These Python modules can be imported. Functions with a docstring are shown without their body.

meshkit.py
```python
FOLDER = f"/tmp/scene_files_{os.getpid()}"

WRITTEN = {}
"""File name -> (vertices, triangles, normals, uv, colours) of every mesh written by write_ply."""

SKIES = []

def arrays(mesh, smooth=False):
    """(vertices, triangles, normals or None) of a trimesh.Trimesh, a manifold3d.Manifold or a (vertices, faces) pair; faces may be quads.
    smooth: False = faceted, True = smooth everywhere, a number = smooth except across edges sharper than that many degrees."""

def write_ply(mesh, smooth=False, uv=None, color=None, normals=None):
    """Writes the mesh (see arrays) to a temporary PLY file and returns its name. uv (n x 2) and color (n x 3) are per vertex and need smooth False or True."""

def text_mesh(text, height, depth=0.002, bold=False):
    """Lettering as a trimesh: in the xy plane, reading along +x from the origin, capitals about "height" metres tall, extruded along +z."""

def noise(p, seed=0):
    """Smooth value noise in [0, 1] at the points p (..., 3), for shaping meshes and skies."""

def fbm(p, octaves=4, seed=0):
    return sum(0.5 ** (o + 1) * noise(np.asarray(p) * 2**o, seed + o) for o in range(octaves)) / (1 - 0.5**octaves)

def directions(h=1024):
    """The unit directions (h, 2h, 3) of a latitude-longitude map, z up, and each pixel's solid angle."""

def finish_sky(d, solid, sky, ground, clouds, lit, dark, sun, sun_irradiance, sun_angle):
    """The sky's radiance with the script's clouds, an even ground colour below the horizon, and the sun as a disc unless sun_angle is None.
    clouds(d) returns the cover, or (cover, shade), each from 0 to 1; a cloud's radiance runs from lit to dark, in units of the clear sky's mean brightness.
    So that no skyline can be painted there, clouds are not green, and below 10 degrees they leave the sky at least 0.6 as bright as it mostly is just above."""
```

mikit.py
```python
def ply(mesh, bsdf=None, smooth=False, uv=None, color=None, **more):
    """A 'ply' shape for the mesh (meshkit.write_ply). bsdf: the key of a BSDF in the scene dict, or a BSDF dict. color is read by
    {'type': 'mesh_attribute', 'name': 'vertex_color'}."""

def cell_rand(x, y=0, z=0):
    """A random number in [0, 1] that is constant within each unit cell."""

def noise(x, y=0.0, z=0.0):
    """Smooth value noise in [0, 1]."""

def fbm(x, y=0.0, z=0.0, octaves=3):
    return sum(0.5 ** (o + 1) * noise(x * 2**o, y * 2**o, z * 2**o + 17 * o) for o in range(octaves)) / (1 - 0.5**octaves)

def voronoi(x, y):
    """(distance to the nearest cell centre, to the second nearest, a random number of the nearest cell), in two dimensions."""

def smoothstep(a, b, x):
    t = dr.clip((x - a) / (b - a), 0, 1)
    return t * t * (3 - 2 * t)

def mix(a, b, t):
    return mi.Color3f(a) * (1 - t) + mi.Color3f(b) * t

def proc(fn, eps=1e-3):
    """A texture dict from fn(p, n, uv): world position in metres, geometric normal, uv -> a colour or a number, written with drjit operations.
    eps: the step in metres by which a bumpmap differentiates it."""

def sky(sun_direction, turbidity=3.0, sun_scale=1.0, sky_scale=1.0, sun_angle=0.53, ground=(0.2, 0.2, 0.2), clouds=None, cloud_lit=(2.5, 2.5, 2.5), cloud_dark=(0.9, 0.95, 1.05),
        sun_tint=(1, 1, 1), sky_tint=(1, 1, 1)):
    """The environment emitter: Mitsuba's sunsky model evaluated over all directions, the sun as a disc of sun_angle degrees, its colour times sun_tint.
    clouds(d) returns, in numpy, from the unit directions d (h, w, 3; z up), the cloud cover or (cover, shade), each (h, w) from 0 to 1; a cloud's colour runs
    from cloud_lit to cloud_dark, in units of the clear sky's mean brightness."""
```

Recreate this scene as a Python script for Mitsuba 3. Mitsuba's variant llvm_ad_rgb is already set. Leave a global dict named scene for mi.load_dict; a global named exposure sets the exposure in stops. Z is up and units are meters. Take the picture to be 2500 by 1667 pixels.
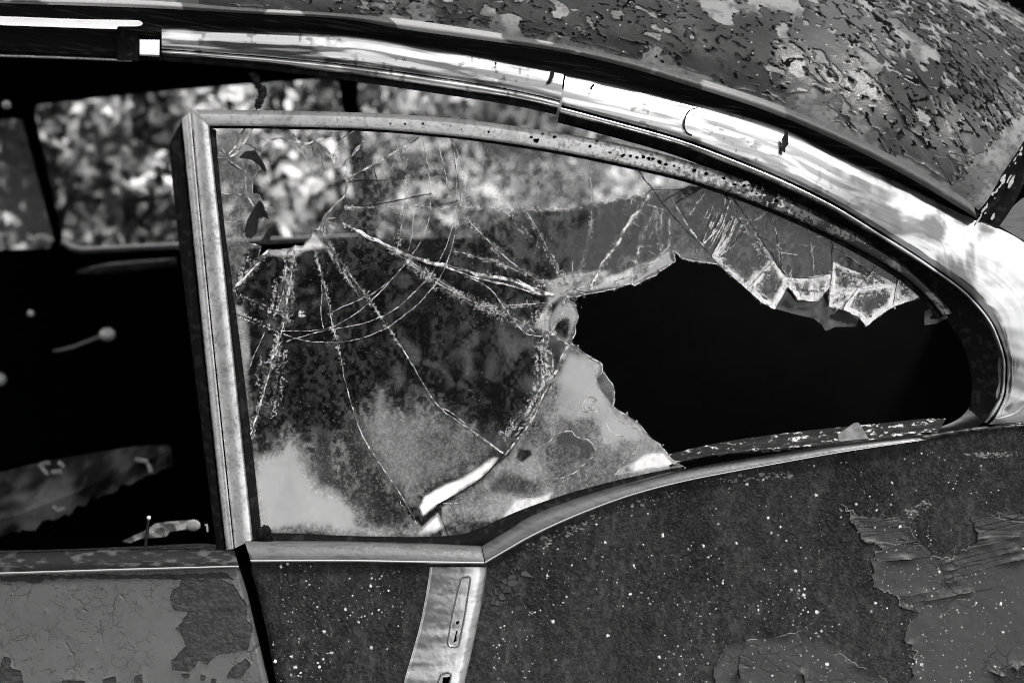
import math, random
import numpy as np, trimesh, shapely
import drjit as dr, mitsuba as mi
import mikit, meshkit
from shapely.geometry import Polygon, LineString, Point, MultiPolygon
from shapely.ops import unary_union, polygonize
from scipy.spatial import Delaunay, cKDTree
from scipy.interpolate import PchipInterpolator

T = mi.ScalarTransform4f
rng = np.random.default_rng(7)
random.seed(7)
scene, labels = {}, {}

# ------------------------------------------------------------------ camera, sky, exposure
CAM = np.array([0.0, -1.6, 1.6]); PITCH = math.radians(14.9); FOC = 4255.0
FWD = np.array([0, math.cos(PITCH), -math.sin(PITCH)]); UPV = np.array([0, math.sin(PITCH), math.cos(PITCH)])
scene['camera'] = {'type': 'thinlens', 'fov': math.degrees(2 * math.atan(1250 / FOC)), 'fov_axis': 'x', 'near_clip': 0.05, 'far_clip': 400.0,
                   'aperture_radius': 0.0054, 'focus_distance': 1.69,
                   'to_world': T().look_at(origin=CAM.tolist(), target=(CAM + FWD).tolist(), up=[0, 0, 1])}
SUN = (0.35, -0.42, 0.84)


def overcast(d):
    n = meshkit.fbm(d * 2.3 + [3, 1, 5], 4, seed=3)
    return np.ones(d.shape[:2]), np.clip((n - 0.36) * 3.0, 0, 1)


scene['sky'] = mikit.sky(SUN, turbidity=3, sun_scale=0.28, sun_angle=11, clouds=overcast, cloud_lit=(3.1, 3.1, 3.1), cloud_dark=(0.9, 0.9, 0.9), ground=(0.1, 0.1, 0.1),
                         sun_tint=(0.845, 0.985, 1.27))
exposure = 2.7

# ------------------------------------------------------------------ helpers: the photograph's pixel grid as a drawing grid on the car's side


def Zm(x0, y0, s, pts):
    return [(x0 + a / s, y0 + b / s) for a, b in pts]


def rays(px, py):
    px, py = np.asarray(px, float), np.asarray(py, float)
    d = FWD[None] + (px.reshape(-1, 1) - 1250) / FOC * np.array([[1, 0, 0]]) + (833.5 - py.reshape(-1, 1)) / FOC * UPV[None]
    return d


def side_y(z):
    return 0.2 * (z - 0.95) - 0.5 * np.maximum(0, 1.1 - z) ** 2


def side_n(z):
    s = 0.2 + np.maximum(0, 1.1 - z)
    n = np.stack([0 * s, -np.ones_like(s), s], -1)
    return n / np.linalg.norm(n, axis=-1, keepdims=True)


def surf(px, py, o=0.0):
    """points on the car's side (its flank below the belt line, its leaning greenhouse above), o metres proud of it"""
    d = rays(px, py); o = np.broadcast_to(np.asarray(o, float).ravel(), (len(d),))
    t = np.full(len(d), 1.65)
    for _ in range(7):
        z = CAM[2] + t * d[:, 2]
        n = side_n(z)
        t = (side_y(z) + o * n[:, 1] - CAM[1]) / d[:, 1]
    return CAM + t[:, None] * d


def at_y(px, py, Y):
    d = rays(px, py)
    t = (np.broadcast_to(np.asarray(Y, float).ravel(), (len(d),)) - CAM[1]) / d[:, 1]
    return CAM + t[:, None] * d


def curve(pts, n):
    p = np.asarray(pts, float)
    if len(p) > 2:
        t = np.r_[0, np.cumsum(np.linalg.norm(np.diff(p, axis=0), axis=1))]
        f = PchipInterpolator(t, p)
        p = f(np.linspace(0, t[-1], n * 3))
    t = np.r_[0, np.cumsum(np.linalg.norm(np.diff(p, axis=0), axis=1))]
    u = np.linspace(0, t[-1], n)
    return np.stack([np.interp(u, t, p[:, k]) for k in range(2)], 1)


def matched(pts, n):
    """a smooth curve through the points, equal parameter per point (for two edges that must keep step)"""
    p = np.asarray(pts, float); k = np.arange(len(p))
    return PchipInterpolator(k, p)(np.linspace(0, len(p) - 1, n))


def put(key, mesh, bsdf, smooth=False, uv=None, label=None, kind=None, color=None, **more):
    if uv is not None and not isinstance(smooth, bool): uv = None
    scene[key] = mikit.ply(mesh, bsdf, smooth=smooth, uv=uv, color=color, **more)
    if label or kind:
        labels[key] = {}
        if label: labels[key]['label'] = label
        if kind: labels[key]['kind'] = kind
    return key


_count = {}


def num(key):
    while True:
        n = _count.get(key, 0); _count[key] = n + 1
        k = key if n == 0 else f'{key}_{n:03d}'
        if k not in scene: return k


def thing(key, label, cat, group=None):
    labels[key] = {'label': label, 'category': cat}
    if group: labels[key]['group'] = group
    return key


def ribbon(A, B, prof, n=120, keep=False, place=surf, wob=None):
    """a strip lofted between two drawn edges; prof = [(t across, millimetres proud)], a repeated point makes a crease. Returns (mesh, uv)"""
    a, b = (matched(A, n), matched(B, n)) if keep else (curve(A, n), curve(B, n))
    rows, uvs = [], []
    L = np.r_[0, np.cumsum(np.linalg.norm(np.diff((a + b) / 2, axis=0), axis=1))] * 0.00039
    W = np.linalg.norm(b - a, axis=1) * 0.00039
    for t, o in prof:
        q = a + (b - a) * t
        oo = np.full(n, o / 1000.0)
        if wob is not None: oo = oo + wob(L, t) * (0 < t < 1)
        rows.append(place(q[:, 0], q[:, 1], oo)); uvs.append(np.stack([L, t * W], 1))
    v = np.concatenate(rows); uv = np.concatenate(uvs); f = []
    for r in range(len(prof) - 1):
        if prof[r] == prof[r + 1]: continue
        i = np.arange(n - 1) + r * n
        f.append(np.stack([i, i + n, i + n + 1], 1)); f.append(np.stack([i, i + n + 1, i + 1], 1))
    return (v, np.concatenate(f)), uv


def ends(prof):
    """closing caps for a ribbon come from its profile turning back; here: the profile with its returns"""
    return prof


def cap(A, B, prof, at_end, place=surf):
    """the flat end of a ribbon"""
    a, b = np.asarray(A[-1 if at_end else 0], float), np.asarray(B[-1 if at_end else 0], float)
    q = np.array([a + (b - a) * t for t, _ in prof]); o = np.array([o for _, o in prof]) / 1000
    top = place(q[:, 0], q[:, 1], o); bot = place(q[:, 0], q[:, 1], np.full(len(o), min(o)))
    v = np.concatenate([top, bot]); k = len(q); f = []
    for i in range(k - 1):
        f += [[i, i + 1, k + i + 1], [i, k + i + 1, k + i]]
    return v, np.array(f)


def join(*ms):
    v, f, c = [], [], 0
    for a, b in ms:
        v.append(np.asarray(a)); f.append(np.asarray(b) + c); c += len(a)
    return np.concatenate(v), np.concatenate(f)


def ring_pts(poly, step):
    out = []
    for r in [poly.exterior, *poly.interiors]:
        n = max(4, int(r.length / step))
        q = [r.interpolate(i / n, normalized=True) for i in range(n)]
        out.append(np.array([(p.x, p.y) for p in q]))
    return out


def fill(poly, step):
    """triangulates a drawn polygon with a grid of points: (points, faces, rings)"""
    rings = ring_pts(poly, step)
    x0, y0, x1, y1 = poly.bounds
    gx, gy = np.meshgrid(np.arange(x0, x1, step), np.arange(y0, y1, step))
    g = np.stack([gx.ravel(), gy.ravel()], 1) + np.stack([(np.arange(gx.size) // gx.shape[1] % 2) * step / 2, np.zeros(gx.size)], 1)
    inner = poly.buffer(-step * 0.55)
    g = g[shapely.contains_xy(inner, g[:, 0], g[:, 1])] if not inner.is_empty else g[:0]
    p = np.concatenate([*rings, g])
    f = Delaunay(p).simplices
    c = p[f].mean(1)
    f = f[shapely.contains_xy(poly.buffer(0.02), c[:, 0], c[:, 1])]
    e = np.cross(p[f[:, 1]] - p[f[:, 0]], p[f[:, 2]] - p[f[:, 0]])
    f = f[np.abs(e) > 1e-6]; e = e[np.abs(e) > 1e-6]
    f[e < 0] = f[e < 0][:, ::-1]
    return p, f, [len(r) for r in rings]


def sheet(poly, step, off, thick=0.0, place=surf):
    """a panel with drawn outline; off(px) metres proud; thick closes its edges towards the car. Returns (verts, faces, px)"""
    p, f, rn = fill(poly, step)
    o = off(p) if callable(off) else np.full(len(p), off)
    v = place(p[:, 0], p[:, 1], o); px = p
    if thick:
        k = len(v); v2, f2, s = [], [], 0
        for n in rn:
            i = np.arange(n); j = (i + 1) % n
            top = v[s:s + n]; low = place(p[s:s + n, 0], p[s:s + n, 1], o[s:s + n] - thick)
            v2 += [top, low]; base = k
            f2 += [np.stack([base + i, base + n + i, base + n + j], 1), np.stack([base + i, base + n + j, base + j], 1)]
            px = np.concatenate([px, p[s:s + n], p[s:s + n]]); k += 2 * n; s += n
        v = np.concatenate([v, *v2]); f = np.concatenate([f, *f2])
    return v, f, px


def tube(P, R, sides=5, cap_ends=True):
    P = np.asarray(P, float); R = np.broadcast_to(np.asarray(R, float), (len(P),))
    t = np.gradient(P, axis=0); t /= np.linalg.norm(t, axis=1, keepdims=True) + 1e-12
    ref = np.array([0.13, -1, 0.21]); ref = np.where((np.abs(t @ ref) > 0.97)[:, None], [1.0, 0, 0], ref)
    u = np.cross(t, ref); u /= np.linalg.norm(u, axis=1, keepdims=True); w = np.cross(t, u)
    a = np.arange(sides) * 2 * np.pi / sides
    v = (P[:, None] + R[:, None, None] * (np.cos(a)[None, :, None] * u[:, None] + np.sin(a)[None, :, None] * w[:, None])).reshape(-1, 3)
    i, j = np.meshgrid(np.arange(len(P) - 1), np.arange(sides), indexing='ij'); i, j = i.ravel(), j.ravel(); jn = (j + 1) % sides
    f = [np.stack([i * sides + j, i * sides + jn, (i + 1) * sides + jn], 1), np.stack([i * sides + j, (i + 1) * sides + jn, (i + 1) * sides + j], 1)]
    if cap_ends:
        k = len(v); v = np.concatenate([v, P[:1], P[-1:]]); j = np.arange(sides); jn = (j + 1) % sides; e = (len(P) - 1) * sides
        f += [np.stack([0 * j + k, jn, j], 1), np.stack([0 * j + k + 1, e + j, e + jn], 1)]
    return v, np.concatenate(f)


def box(x0, x1, y0, y1, z0, z1):
    m = trimesh.creation.box(extents=(x1 - x0, y1 - y0, z1 - z0)); m.apply_translation(((x0 + x1) / 2, (y0 + y1) / 2, (z0 + z1) / 2))
    return np.array(m.vertices), np.array(m.faces)


def n2(p, s, seed=0, oct=4):
    """noise over drawn points, feature size s pixels"""
    q = np.stack([p[:, 0] / s, p[:, 1] / s, np.zeros(len(p))], 1)
    return meshkit.fbm(q, oct, seed)


def rough_poly(pts, amp, size, seed, step=4, closed=True):
    """a drawn outline roughened like torn paint"""
    P = Polygon(pts); r = P.exterior; n = max(12, int(r.length / step))
    q = np.array([r.interpolate(i / n, normalized=True).coords[0] for i in range(n)])
    dx = n2(q, size, seed, 4) - 0.5; dy = n2(q, size, seed + 50, 4) - 0.5
    q = q + np.stack([dx, dy], 1) * 2 * amp
    P = Polygon(q).buffer(0)
    return max(P.geoms, key=lambda g: g.area) if P.geom_type == 'MultiPolygon' else P


# ------------------------------------------------------------------ materials (the photograph is black and white: all are greys)
smo, noi, fb, vor = mikit.smoothstep, mikit.noise, mikit.fbm, mikit.voronoi


def grey(v):
    return mi.Color3f(v)


def two(b):
    return {'type': 'twosided', 'b': b}


def mat(name, color, rough=0.6, metal=0.0, spec=0.5, bump=None, bscale=1.0, beps=4e-4, coat=0.0, coatg=0.7):
    c = mikit.proc(color) if callable(color) else {'type': 'rgb', 'value': [color] * 3}
    r = mikit.proc(rough) if callable(rough) else rough
    b = {'type': 'principled', 'base_color': c, 'roughness': r, 'metallic': metal, 'specular': spec}
    if coat: b |= {'clearcoat': coat, 'clearcoat_gloss': coatg}
    if bump is not None:
        b = {'type': 'bumpmap', 'tex': mikit.proc(bump, beps), 'scale': bscale, 'b': b}
    scene[name] = two(b)


def chrome_bump(p, n, uv):
    a = fb(uv.x * 6, uv.y * 150, 0.0, 3) * 0.0005 + smo(0.22, 0.4, p.x) * 0.0026 * fb(p.x * 26, p.z * 30, 0.0, 3)
    return a + fb(uv.x * 26, uv.y * 420, 3.0, 2) * 0.00005


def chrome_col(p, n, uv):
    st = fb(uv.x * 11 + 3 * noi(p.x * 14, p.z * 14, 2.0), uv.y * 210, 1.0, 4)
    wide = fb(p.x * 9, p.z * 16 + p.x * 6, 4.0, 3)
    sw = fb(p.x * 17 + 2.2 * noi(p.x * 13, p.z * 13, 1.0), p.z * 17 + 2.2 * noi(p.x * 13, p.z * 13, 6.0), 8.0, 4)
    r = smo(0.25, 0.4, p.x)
    painted_refl = smo(0.38, 0.62, st) * (1 - 0.30 * smo(-0.2, 0.1, p.x)) * (1 - r) + 0.35 * smo(0.45, 0.62, wide) * (1 - r) + r * smo(0.38, 0.58, sw)  # reflected streaks and swirls, greyer at the front, put into the colour
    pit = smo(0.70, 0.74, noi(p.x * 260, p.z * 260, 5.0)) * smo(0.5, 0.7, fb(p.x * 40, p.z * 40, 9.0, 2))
    return grey(dr.maximum(0.05, 0.80 - 0.60 * painted_refl) * (1 - 0.5 * pit * (1 - r)))


def chrome_rough(p, n, uv):
    return 0.16 + 0.2 * smo(0.45, 0.7, fb(uv.x * 20, uv.y * 200, 2.0, 3))


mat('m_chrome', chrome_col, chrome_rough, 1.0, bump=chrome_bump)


def dull_bump(p, n, uv):
    return fb(p.x * 300, p.z * 300, p.y * 300, 2) * 0.00016 + fb(uv.x * 12, uv.y * 120, 0.0, 2) * 0.00016


def dull_col(p, n, uv):
    k = fb(p.x * 420, p.z * 420, 0.0, 3)
    s = smo(0.42, 0.72, fb(p.x * 60, p.z * 60, 3.0, 4))
    rust = dr.maximum(smo(-0.05, 0.28, p.x) * smo(0.50, 0.60, k + 0.1 * s), 1.25 * smo(0.12, 0.27, p.x) * smo(0.30, 0.42, k + 0.2 * smo(0.2, 0.34, p.x)))
    return grey(dr.maximum(0.03, 0.78 - 0.16 * s - 0.22 * smo(0.52, 0.75, k) - 0.5 * rust))


mat('m_dull_metal', dull_col, 0.32, 0.75, bump=dull_bump)
mat('m_belt_metal', lambda p, n, uv: grey(0.20 - 0.05 * smo(0.5, 0.75, fb(p.x * 60, p.z * 420, 0.0, 4))), 0.33, 1.0, bump=dull_bump)
mat('m_dark_metal', lambda p, n, uv: grey(0.035 + 0.10 * smo(0.5, 0.8, fb(p.x * 90, p.z * 420, 0.0, 4))), 0.4, 1.0, bump=dull_bump)
mat('m_white_metal', 0.95, 0.45, 0.45)
mat('m_lip_metal', 0.92, 0.3, 1.0)  # highlight on the lower edge of the belt trim, put into paler metal
mat('m_rubber', lambda p, n, uv: grey(0.006 + 0.012 * smo(0.55, 0.7, fb(p.x * 200, p.z * 200, 0.0, 3))), 0.75, spec=0.1)
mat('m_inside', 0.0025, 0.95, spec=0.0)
mat('m_inside_metal', 0.55, 0.25, 1.0)
mat('m_dull_inside', 0.22, 0.4, 1.0)
mat('m_black_gap', 0.002, 1.0, spec=0.0)


def gutter_col(p, n, uv):
    k = fb(p.x * 30, p.z * 700 + p.x * 110, 0.0, 4)
    return grey(0.005 + 0.05 * smo(0.6, 0.8, k))


mat('m_gutter', gutter_col, 0.6, spec=0.2)


def lip_col(p, n, uv):
    a = smo(0.50, 0.54, fb(uv.x * 16, uv.y * 30, 0.0, 4)) * (1 - smo(0.10, 0.34, p.x) * 0.9)
    c = 0.055 + 0.04 * fb(p.x * 300, p.z * 300, 0.0, 3)
    return grey(c + 0.26 * a)


mat('m_lip', lip_col, 0.5, bump=lambda p, n, uv: 0.0004 * smo(0.49, 0.54, fb(uv.x * 16, uv.y * 30, 0.0, 4)) + 0.0002 * fb(p.x * 300, p.z * 300, 0.0, 2))


def primer_col(p, n, uv):
    k = fb(p.x * 60, p.y * 60, p.z * 60, 4)
    return grey(0.085 + 0.12 * smo(0.4, 0.6, k) - 0.06 * smo(0.6, 0.68, fb(p.x * 200, p.y * 200, p.z * 200, 3)))


mat('m_primer', primer_col, 0.5, bump=lambda p, n, uv: 0.0006 * fb(p.x * 260, p.y * 260, p.z * 260, 3))


def top_col(p, n, uv):
    k = fb(p.x * 26, p.y * 26, p.z * 26, 4)
    f = fb(p.x * 420, p.y * 420, p.z * 420, 2)
    s1 = vor(p.x * 55, p.y * 40 + p.z * 70)
    speck = (1 - smo(0.03, 0.055, s1[0])) * smo(0.55, 0.6, s1[2])
    return grey(0.012 + 0.020 * k + 0.010 * f + 0.5 * speck)


TOPC = {'type': 'blendbsdf', 'weight': mikit.proc(lambda p, n, uv: smo(0.47, 0.62, fb(p.x * 9 + 2, p.y * 6, p.z * 9, 3))),
        'a': {'type': 'principled', 'base_color': mikit.proc(top_col), 'roughness': 0.5, 'specular': 0.18}, 'b': {'type': 'principled', 'base_color': mikit.proc(top_col), 'roughness': 0.38, 'specular': 0.8}}
scene['m_topcoat'] = two({'type': 'bumpmap', 'tex': mikit.proc(lambda p, n, uv: 0.0006 * fb(p.x * 90, p.y * 90, p.z * 90, 3) + 0.00010 * fb(p.x * 600, p.y * 600, p.z * 600, 2), 4e-4), 'scale': 1.0, 'b': TOPC})
mat('m_crack_shade', lambda p, n, uv: grey(0.004 + 0.03 * smo(0.5, 0.7, fb(p.x * 120, p.y * 120, p.z * 120, 3))), 0.9, spec=0.05)  # near-black base holds the shade inside the roof paint cracks
mat('m_worn', lambda p, n, uv: grey(0.09 + 0.16 * fb(p.x * 300, p.z * 300, 0.0, 3)), 0.7)
mat('m_flake', lambda p, n, uv: grey(0.07 + 0.07 * fb(p.x * 200, p.y * 200, p.z * 200, 3)), 0.5)


def rust_col(p, n, uv):
    k = fb(p.x * 28, p.z * 28, p.y * 20, 5); f = fb(p.x * 700, p.z * 700, 2.0, 2); g = fb(p.x * 240, p.z * 150, 7.0, 4)
    run = smo(0.52, 0.72, fb(p.x * 55 + 2 * noi(p.x * 20, p.z * 20, 3.0), p.z * 9, 3.0, 4))
    return grey(dr.maximum(0.002, 0.001 + 0.016 * run * g + 0.030 * (k - 0.34) + 0.020 * smo(0.35, 0.85, f) + 0.030 * smo(0.46, 0.78, g) * k))


mat('m_rust', rust_col, 0.6, spec=0.25, bump=lambda p, n, uv: 0.0007 * fb(p.x * 500, p.z * 500, 2.0, 2) + 0.0012 * fb(p.x * 70, p.z * 70, 0.0, 3))


def coat_col(p, n, uv):
    k = fb(p.x * 30, p.z * 30, 0.0, 4); f = fb(p.x * 500, p.z * 500, 1.0, 2)
    c = fb(p.x * 8 + 3, p.z * 26, 0.0, 3)
    return grey(0.017 + 0.016 * k + 0.010 * f - 0.007 * smo(0.55, 0.7, c))


def striation(p, n, uv):
    z = p.z * 105 + 2.2 * fb(p.x * 12, p.z * 22, 0.0, 3) - p.x * 14
    t = dr.abs(z - dr.floor(z) - 0.5)
    w = smo(0.44, 0.5, t) * smo(0.42, 0.52, fb(p.x * 30, p.z * 60, 4.0, 2)) * smo(0.94, 0.99, p.z) * (1 - smo(1.03, 1.07, p.z))
    wr = fb(p.x * 34 + 2 * noi(p.x * 30, p.z * 30, 1.0), p.z * 190 + 3 * noi(p.x * 26, p.z * 26, 5.0), 2.0, 3)
    cl = vor(p.x * 70 + 1.2 * noi(p.x * 90, p.z * 90, 1.0), p.z * 120 + 1.2 * noi(p.x * 90, p.z * 90, 4.0)); ck_ = (1 - smo(0.02, 0.08, cl[1] - cl[0])) * smo(0.5, 0.62, fb(p.x * 36, p.z * 36, 4.0, 3))
    return -0.0008 * w - 0.0007 * ck_ + 0.0011 * smo(0.35, 0.6, wr) * smo(0.95, 1.0, p.z) + 0.0002 * fb(p.x * 300, p.z * 300, 0.0, 2) + 0.0014 * fb(p.x * 40, p.z * 40, 0.0, 3)


mat('m_coat', coat_col, 0.45, bump=striation)


def craze(p):
    wx = p.x + 0.012 * (fb(p.x * 60, p.z * 60, 0.0, 3) - 0.5); wz = p.z + 0.012 * (fb(p.x * 60 + 40, p.z * 60, 3.0, 3) - 0.5)
    a = vor(wx * 85, wz * 105); b = vor(wx * 190 + 7, wz * 230)
    k = smo(0.3, 0.55, fb(p.x * 24, p.z * 24, 8.0, 3))
    ca = (1 - smo(0.015, 0.06, a[1] - a[0])) * smo(0.35, 0.55, fb(p.x * 110, p.z * 110, 2.0, 2))
    cb = (1 - smo(0.02, 0.09, b[1] - b[0])) * smo(0.46, 0.6, fb(p.x * 160, p.z * 160, 5.0, 2))
    return dr.maximum(ca, 0.8 * cb) * k


def doorpaint_col(p, n, uv):
    k = fb(p.x * 20, p.z * 20, 0.0, 4); f = fb(p.x * 500, p.z * 500, 1.0, 2)
    return grey((0.072 + 0.04 * k + 0.014 * f) * (1 - 0.5 * craze(p)))


mat('m_doorpaint', doorpaint_col, 0.42, bump=lambda p, n, uv: -0.0007 * craze(p) + 0.0002 * fb(p.x * 200, p.z * 200, 0.0, 2))
mat('m_doorbare', lambda p, n, uv: grey(0.006 + 0.022 * fb(p.x * 60, p.z * 150, 0.0, 4) + 0.03 * smo(0.45, 0.85, fb(p.x * 260, p.z * 620, 2.0, 4))), 0.6, bump=lambda p, n, uv: 0.001 * fb(p.x * 260, p.z * 300, 0.0, 3))
mat('m_speck', lambda p, n, uv: grey(0.32 + 0.5 * smo(0.3, 0.7, noi(p.x * 140, p.z * 140, p.y * 140))), 0.8)
mat('m_pale_rust', lambda p, n, uv: grey(0.28 + 0.3 * fb(p.x * 300, p.z * 300, 0.0, 3)), 0.7)
mat('m_pit', 0.001, 1.0, spec=0.0)


def ledge_col(p, n, uv):
    k = fb(p.x * 130, p.z * 200, p.y * 200, 4)
    return grey(0.006 + 0.02 * k + 0.7 * smo(0.54, 0.64, k) * smo(0.4, 0.6, fb(p.x * 420, p.z * 420, p.y * 420, 2)))


mat('m_ledge', ledge_col, 0.7, bump=lambda p, n, uv: 0.004 * fb(p.x * 130, p.z * 200, p.y * 200, 4))


def film_w(p, n, uv):
    """how much of the pane's face is milky: uv.x is the film, uv.y the millimetres to the crack or edge it creeps in from"""
    base = uv.x
    st = fb(p.x * 70, p.z * 18, 0.0, 3)
    mot = fb(p.x * 270, p.z * 230, 0.0, 4)
    fine = fb(p.x * 620, p.z * 620, 4.0, 2)
    m = 0.22 + 1.7 * smo(0.36, 0.72, mot) * smo(0.25, 0.65, st) + 0.7 * smo(0.5, 0.85, fine)
    q1 = fb(p.x * 34 + noi(p.x * 20, p.z * 20, 1.0), p.z * 26, 1.0, 4); q2 = fb(p.x * 230, p.z * 190, 6.0, 3)
    rag = 0.45 + 0.75 * smo(0.28, 0.7, q1) + 0.7 * (q2 - 0.45) + 0.5 * (smo(0.35, 0.85, fine) - 0.35)
    rag = dr.lerp(rag, 0.85 + 0.25 * q1 + 0.1 * q2, smo(0.34, 0.46, base))
    rag = dr.lerp(rag, 0.40 + 0.95 * smo(0.3, 0.65, q1) + 0.9 * (q2 - 0.45), smo(0.48, 0.54, base) * (1 - smo(0.86, 0.93, base)))
    w = base * dr.lerp(m, rag, smo(0.09, 0.22, base))
    sp = vor(p.x * 210, p.z * 210)
    w += 0.3 * (1 - smo(0.06, 0.13, sp[0])) * smo(0.93, 0.96, sp[2]) * (1 - smo(0.12, 0.2, base))
    d = uv.y + (noi(p.x * 330, p.z * 330, 3.0) - 0.5) * 5.0 + (noi(p.x * 620, p.z * 620, 8.0) - 0.5) * 4.0
    w = dr.maximum(w, dr.clip(0.95 + 1.0 * (q1 - 0.42) + 0.5 * (q2 - 0.45), 0.25, 1) * (1 - smo(-0.3, 0.5, d)) * (0.5 + 0.5 * smo(0.2, -3.0, uv.y)))
    return dr.clip(w, 0, 1)


def film_bump(p, n, uv):
    return 0.0004 * fb(p.x * 30, p.z * 30, 0.0, 2) + 0.00012 * fb(p.x * 400, p.z * 400, 0.0, 2)


scene['m_glass'] = {'type': 'blendbsdf', 'weight': mikit.proc(film_w),
                    'a': {'type': 'thindielectric', 'int_ior': 1.5},
                    'b': two({'type': 'principled', 'base_color': {'type': 'rgb', 'value': [0.85] * 3}, 'roughness': 0.4, 'specular': 0.4})}
scene['m_clear'] = {'type': 'blendbsdf', 'weight': 0.10, 'a': {'type': 'thindielectric', 'int_ior': 1.5}, 'b': two({'type': 'diffuse', 'reflectance': {'type': 'rgb', 'value': [0.5] * 3}})}
mat('m_crack', lambda p, n, uv: grey(0.12 + 0.8 * smo(0.35, 0.65, fb(p.x * 260, p.z * 260, 0.0, 3))), 0.25, spec=0.8)
mat('m_fringe', lambda p, n, uv: grey(0.15 + 0.75 * smo(0.35, 0.7, fb(p.x * 120, p.z * 120, 0.0, 3))), 0.4)
mat('m_dark_crack', 0.006, 0.5)
mat('m_edge', lambda p, n, uv: grey(0.10 + 0.35 * fb(p.x * 160, p.z * 160, 0.0, 3)), 0.12, spec=0.9)
mat('m_dead', lambda p, n, uv: grey(0.004 + 0.012 * fb(p.x * 300, p.z * 300, p.y * 300, 3)), 0.7, spec=0.2)
mat('m_paper', lambda p, n, uv: grey(0.12 + 0.45 * fb(p.x * 90, p.z * 90, p.y * 90, 3)), 0.8)
mat('m_foam', lambda p, n, uv: grey(0.010 + 0.20 * smo(0.38, 0.7, fb(p.x * 26, p.y * 9, p.z * 24, 5))), 0.9, spec=0.1)
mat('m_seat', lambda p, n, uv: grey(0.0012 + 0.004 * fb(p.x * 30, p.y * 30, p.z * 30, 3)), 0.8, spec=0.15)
mat('m_earth', lambda p, n, uv: grey(0.10 + 0.12 * fb(p.x * 1.3, p.y * 1.3, 0.0, 4)), 0.95, spec=0.1)
mat('m_bank', lambda p, n, uv: grey(0.02 + 0.62 * smo(0.3, 0.62, fb(p.x * 1.6, p.y * 1.6, p.z * 1.6, 4))), 0.95, spec=0.1)
mat('m_bark', 0.05, 0.9)
mat('m_leaf_glint', 0.92, 0.35, spec=0.8)  # near-white leaves: sunlit glints put into the base colour
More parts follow.
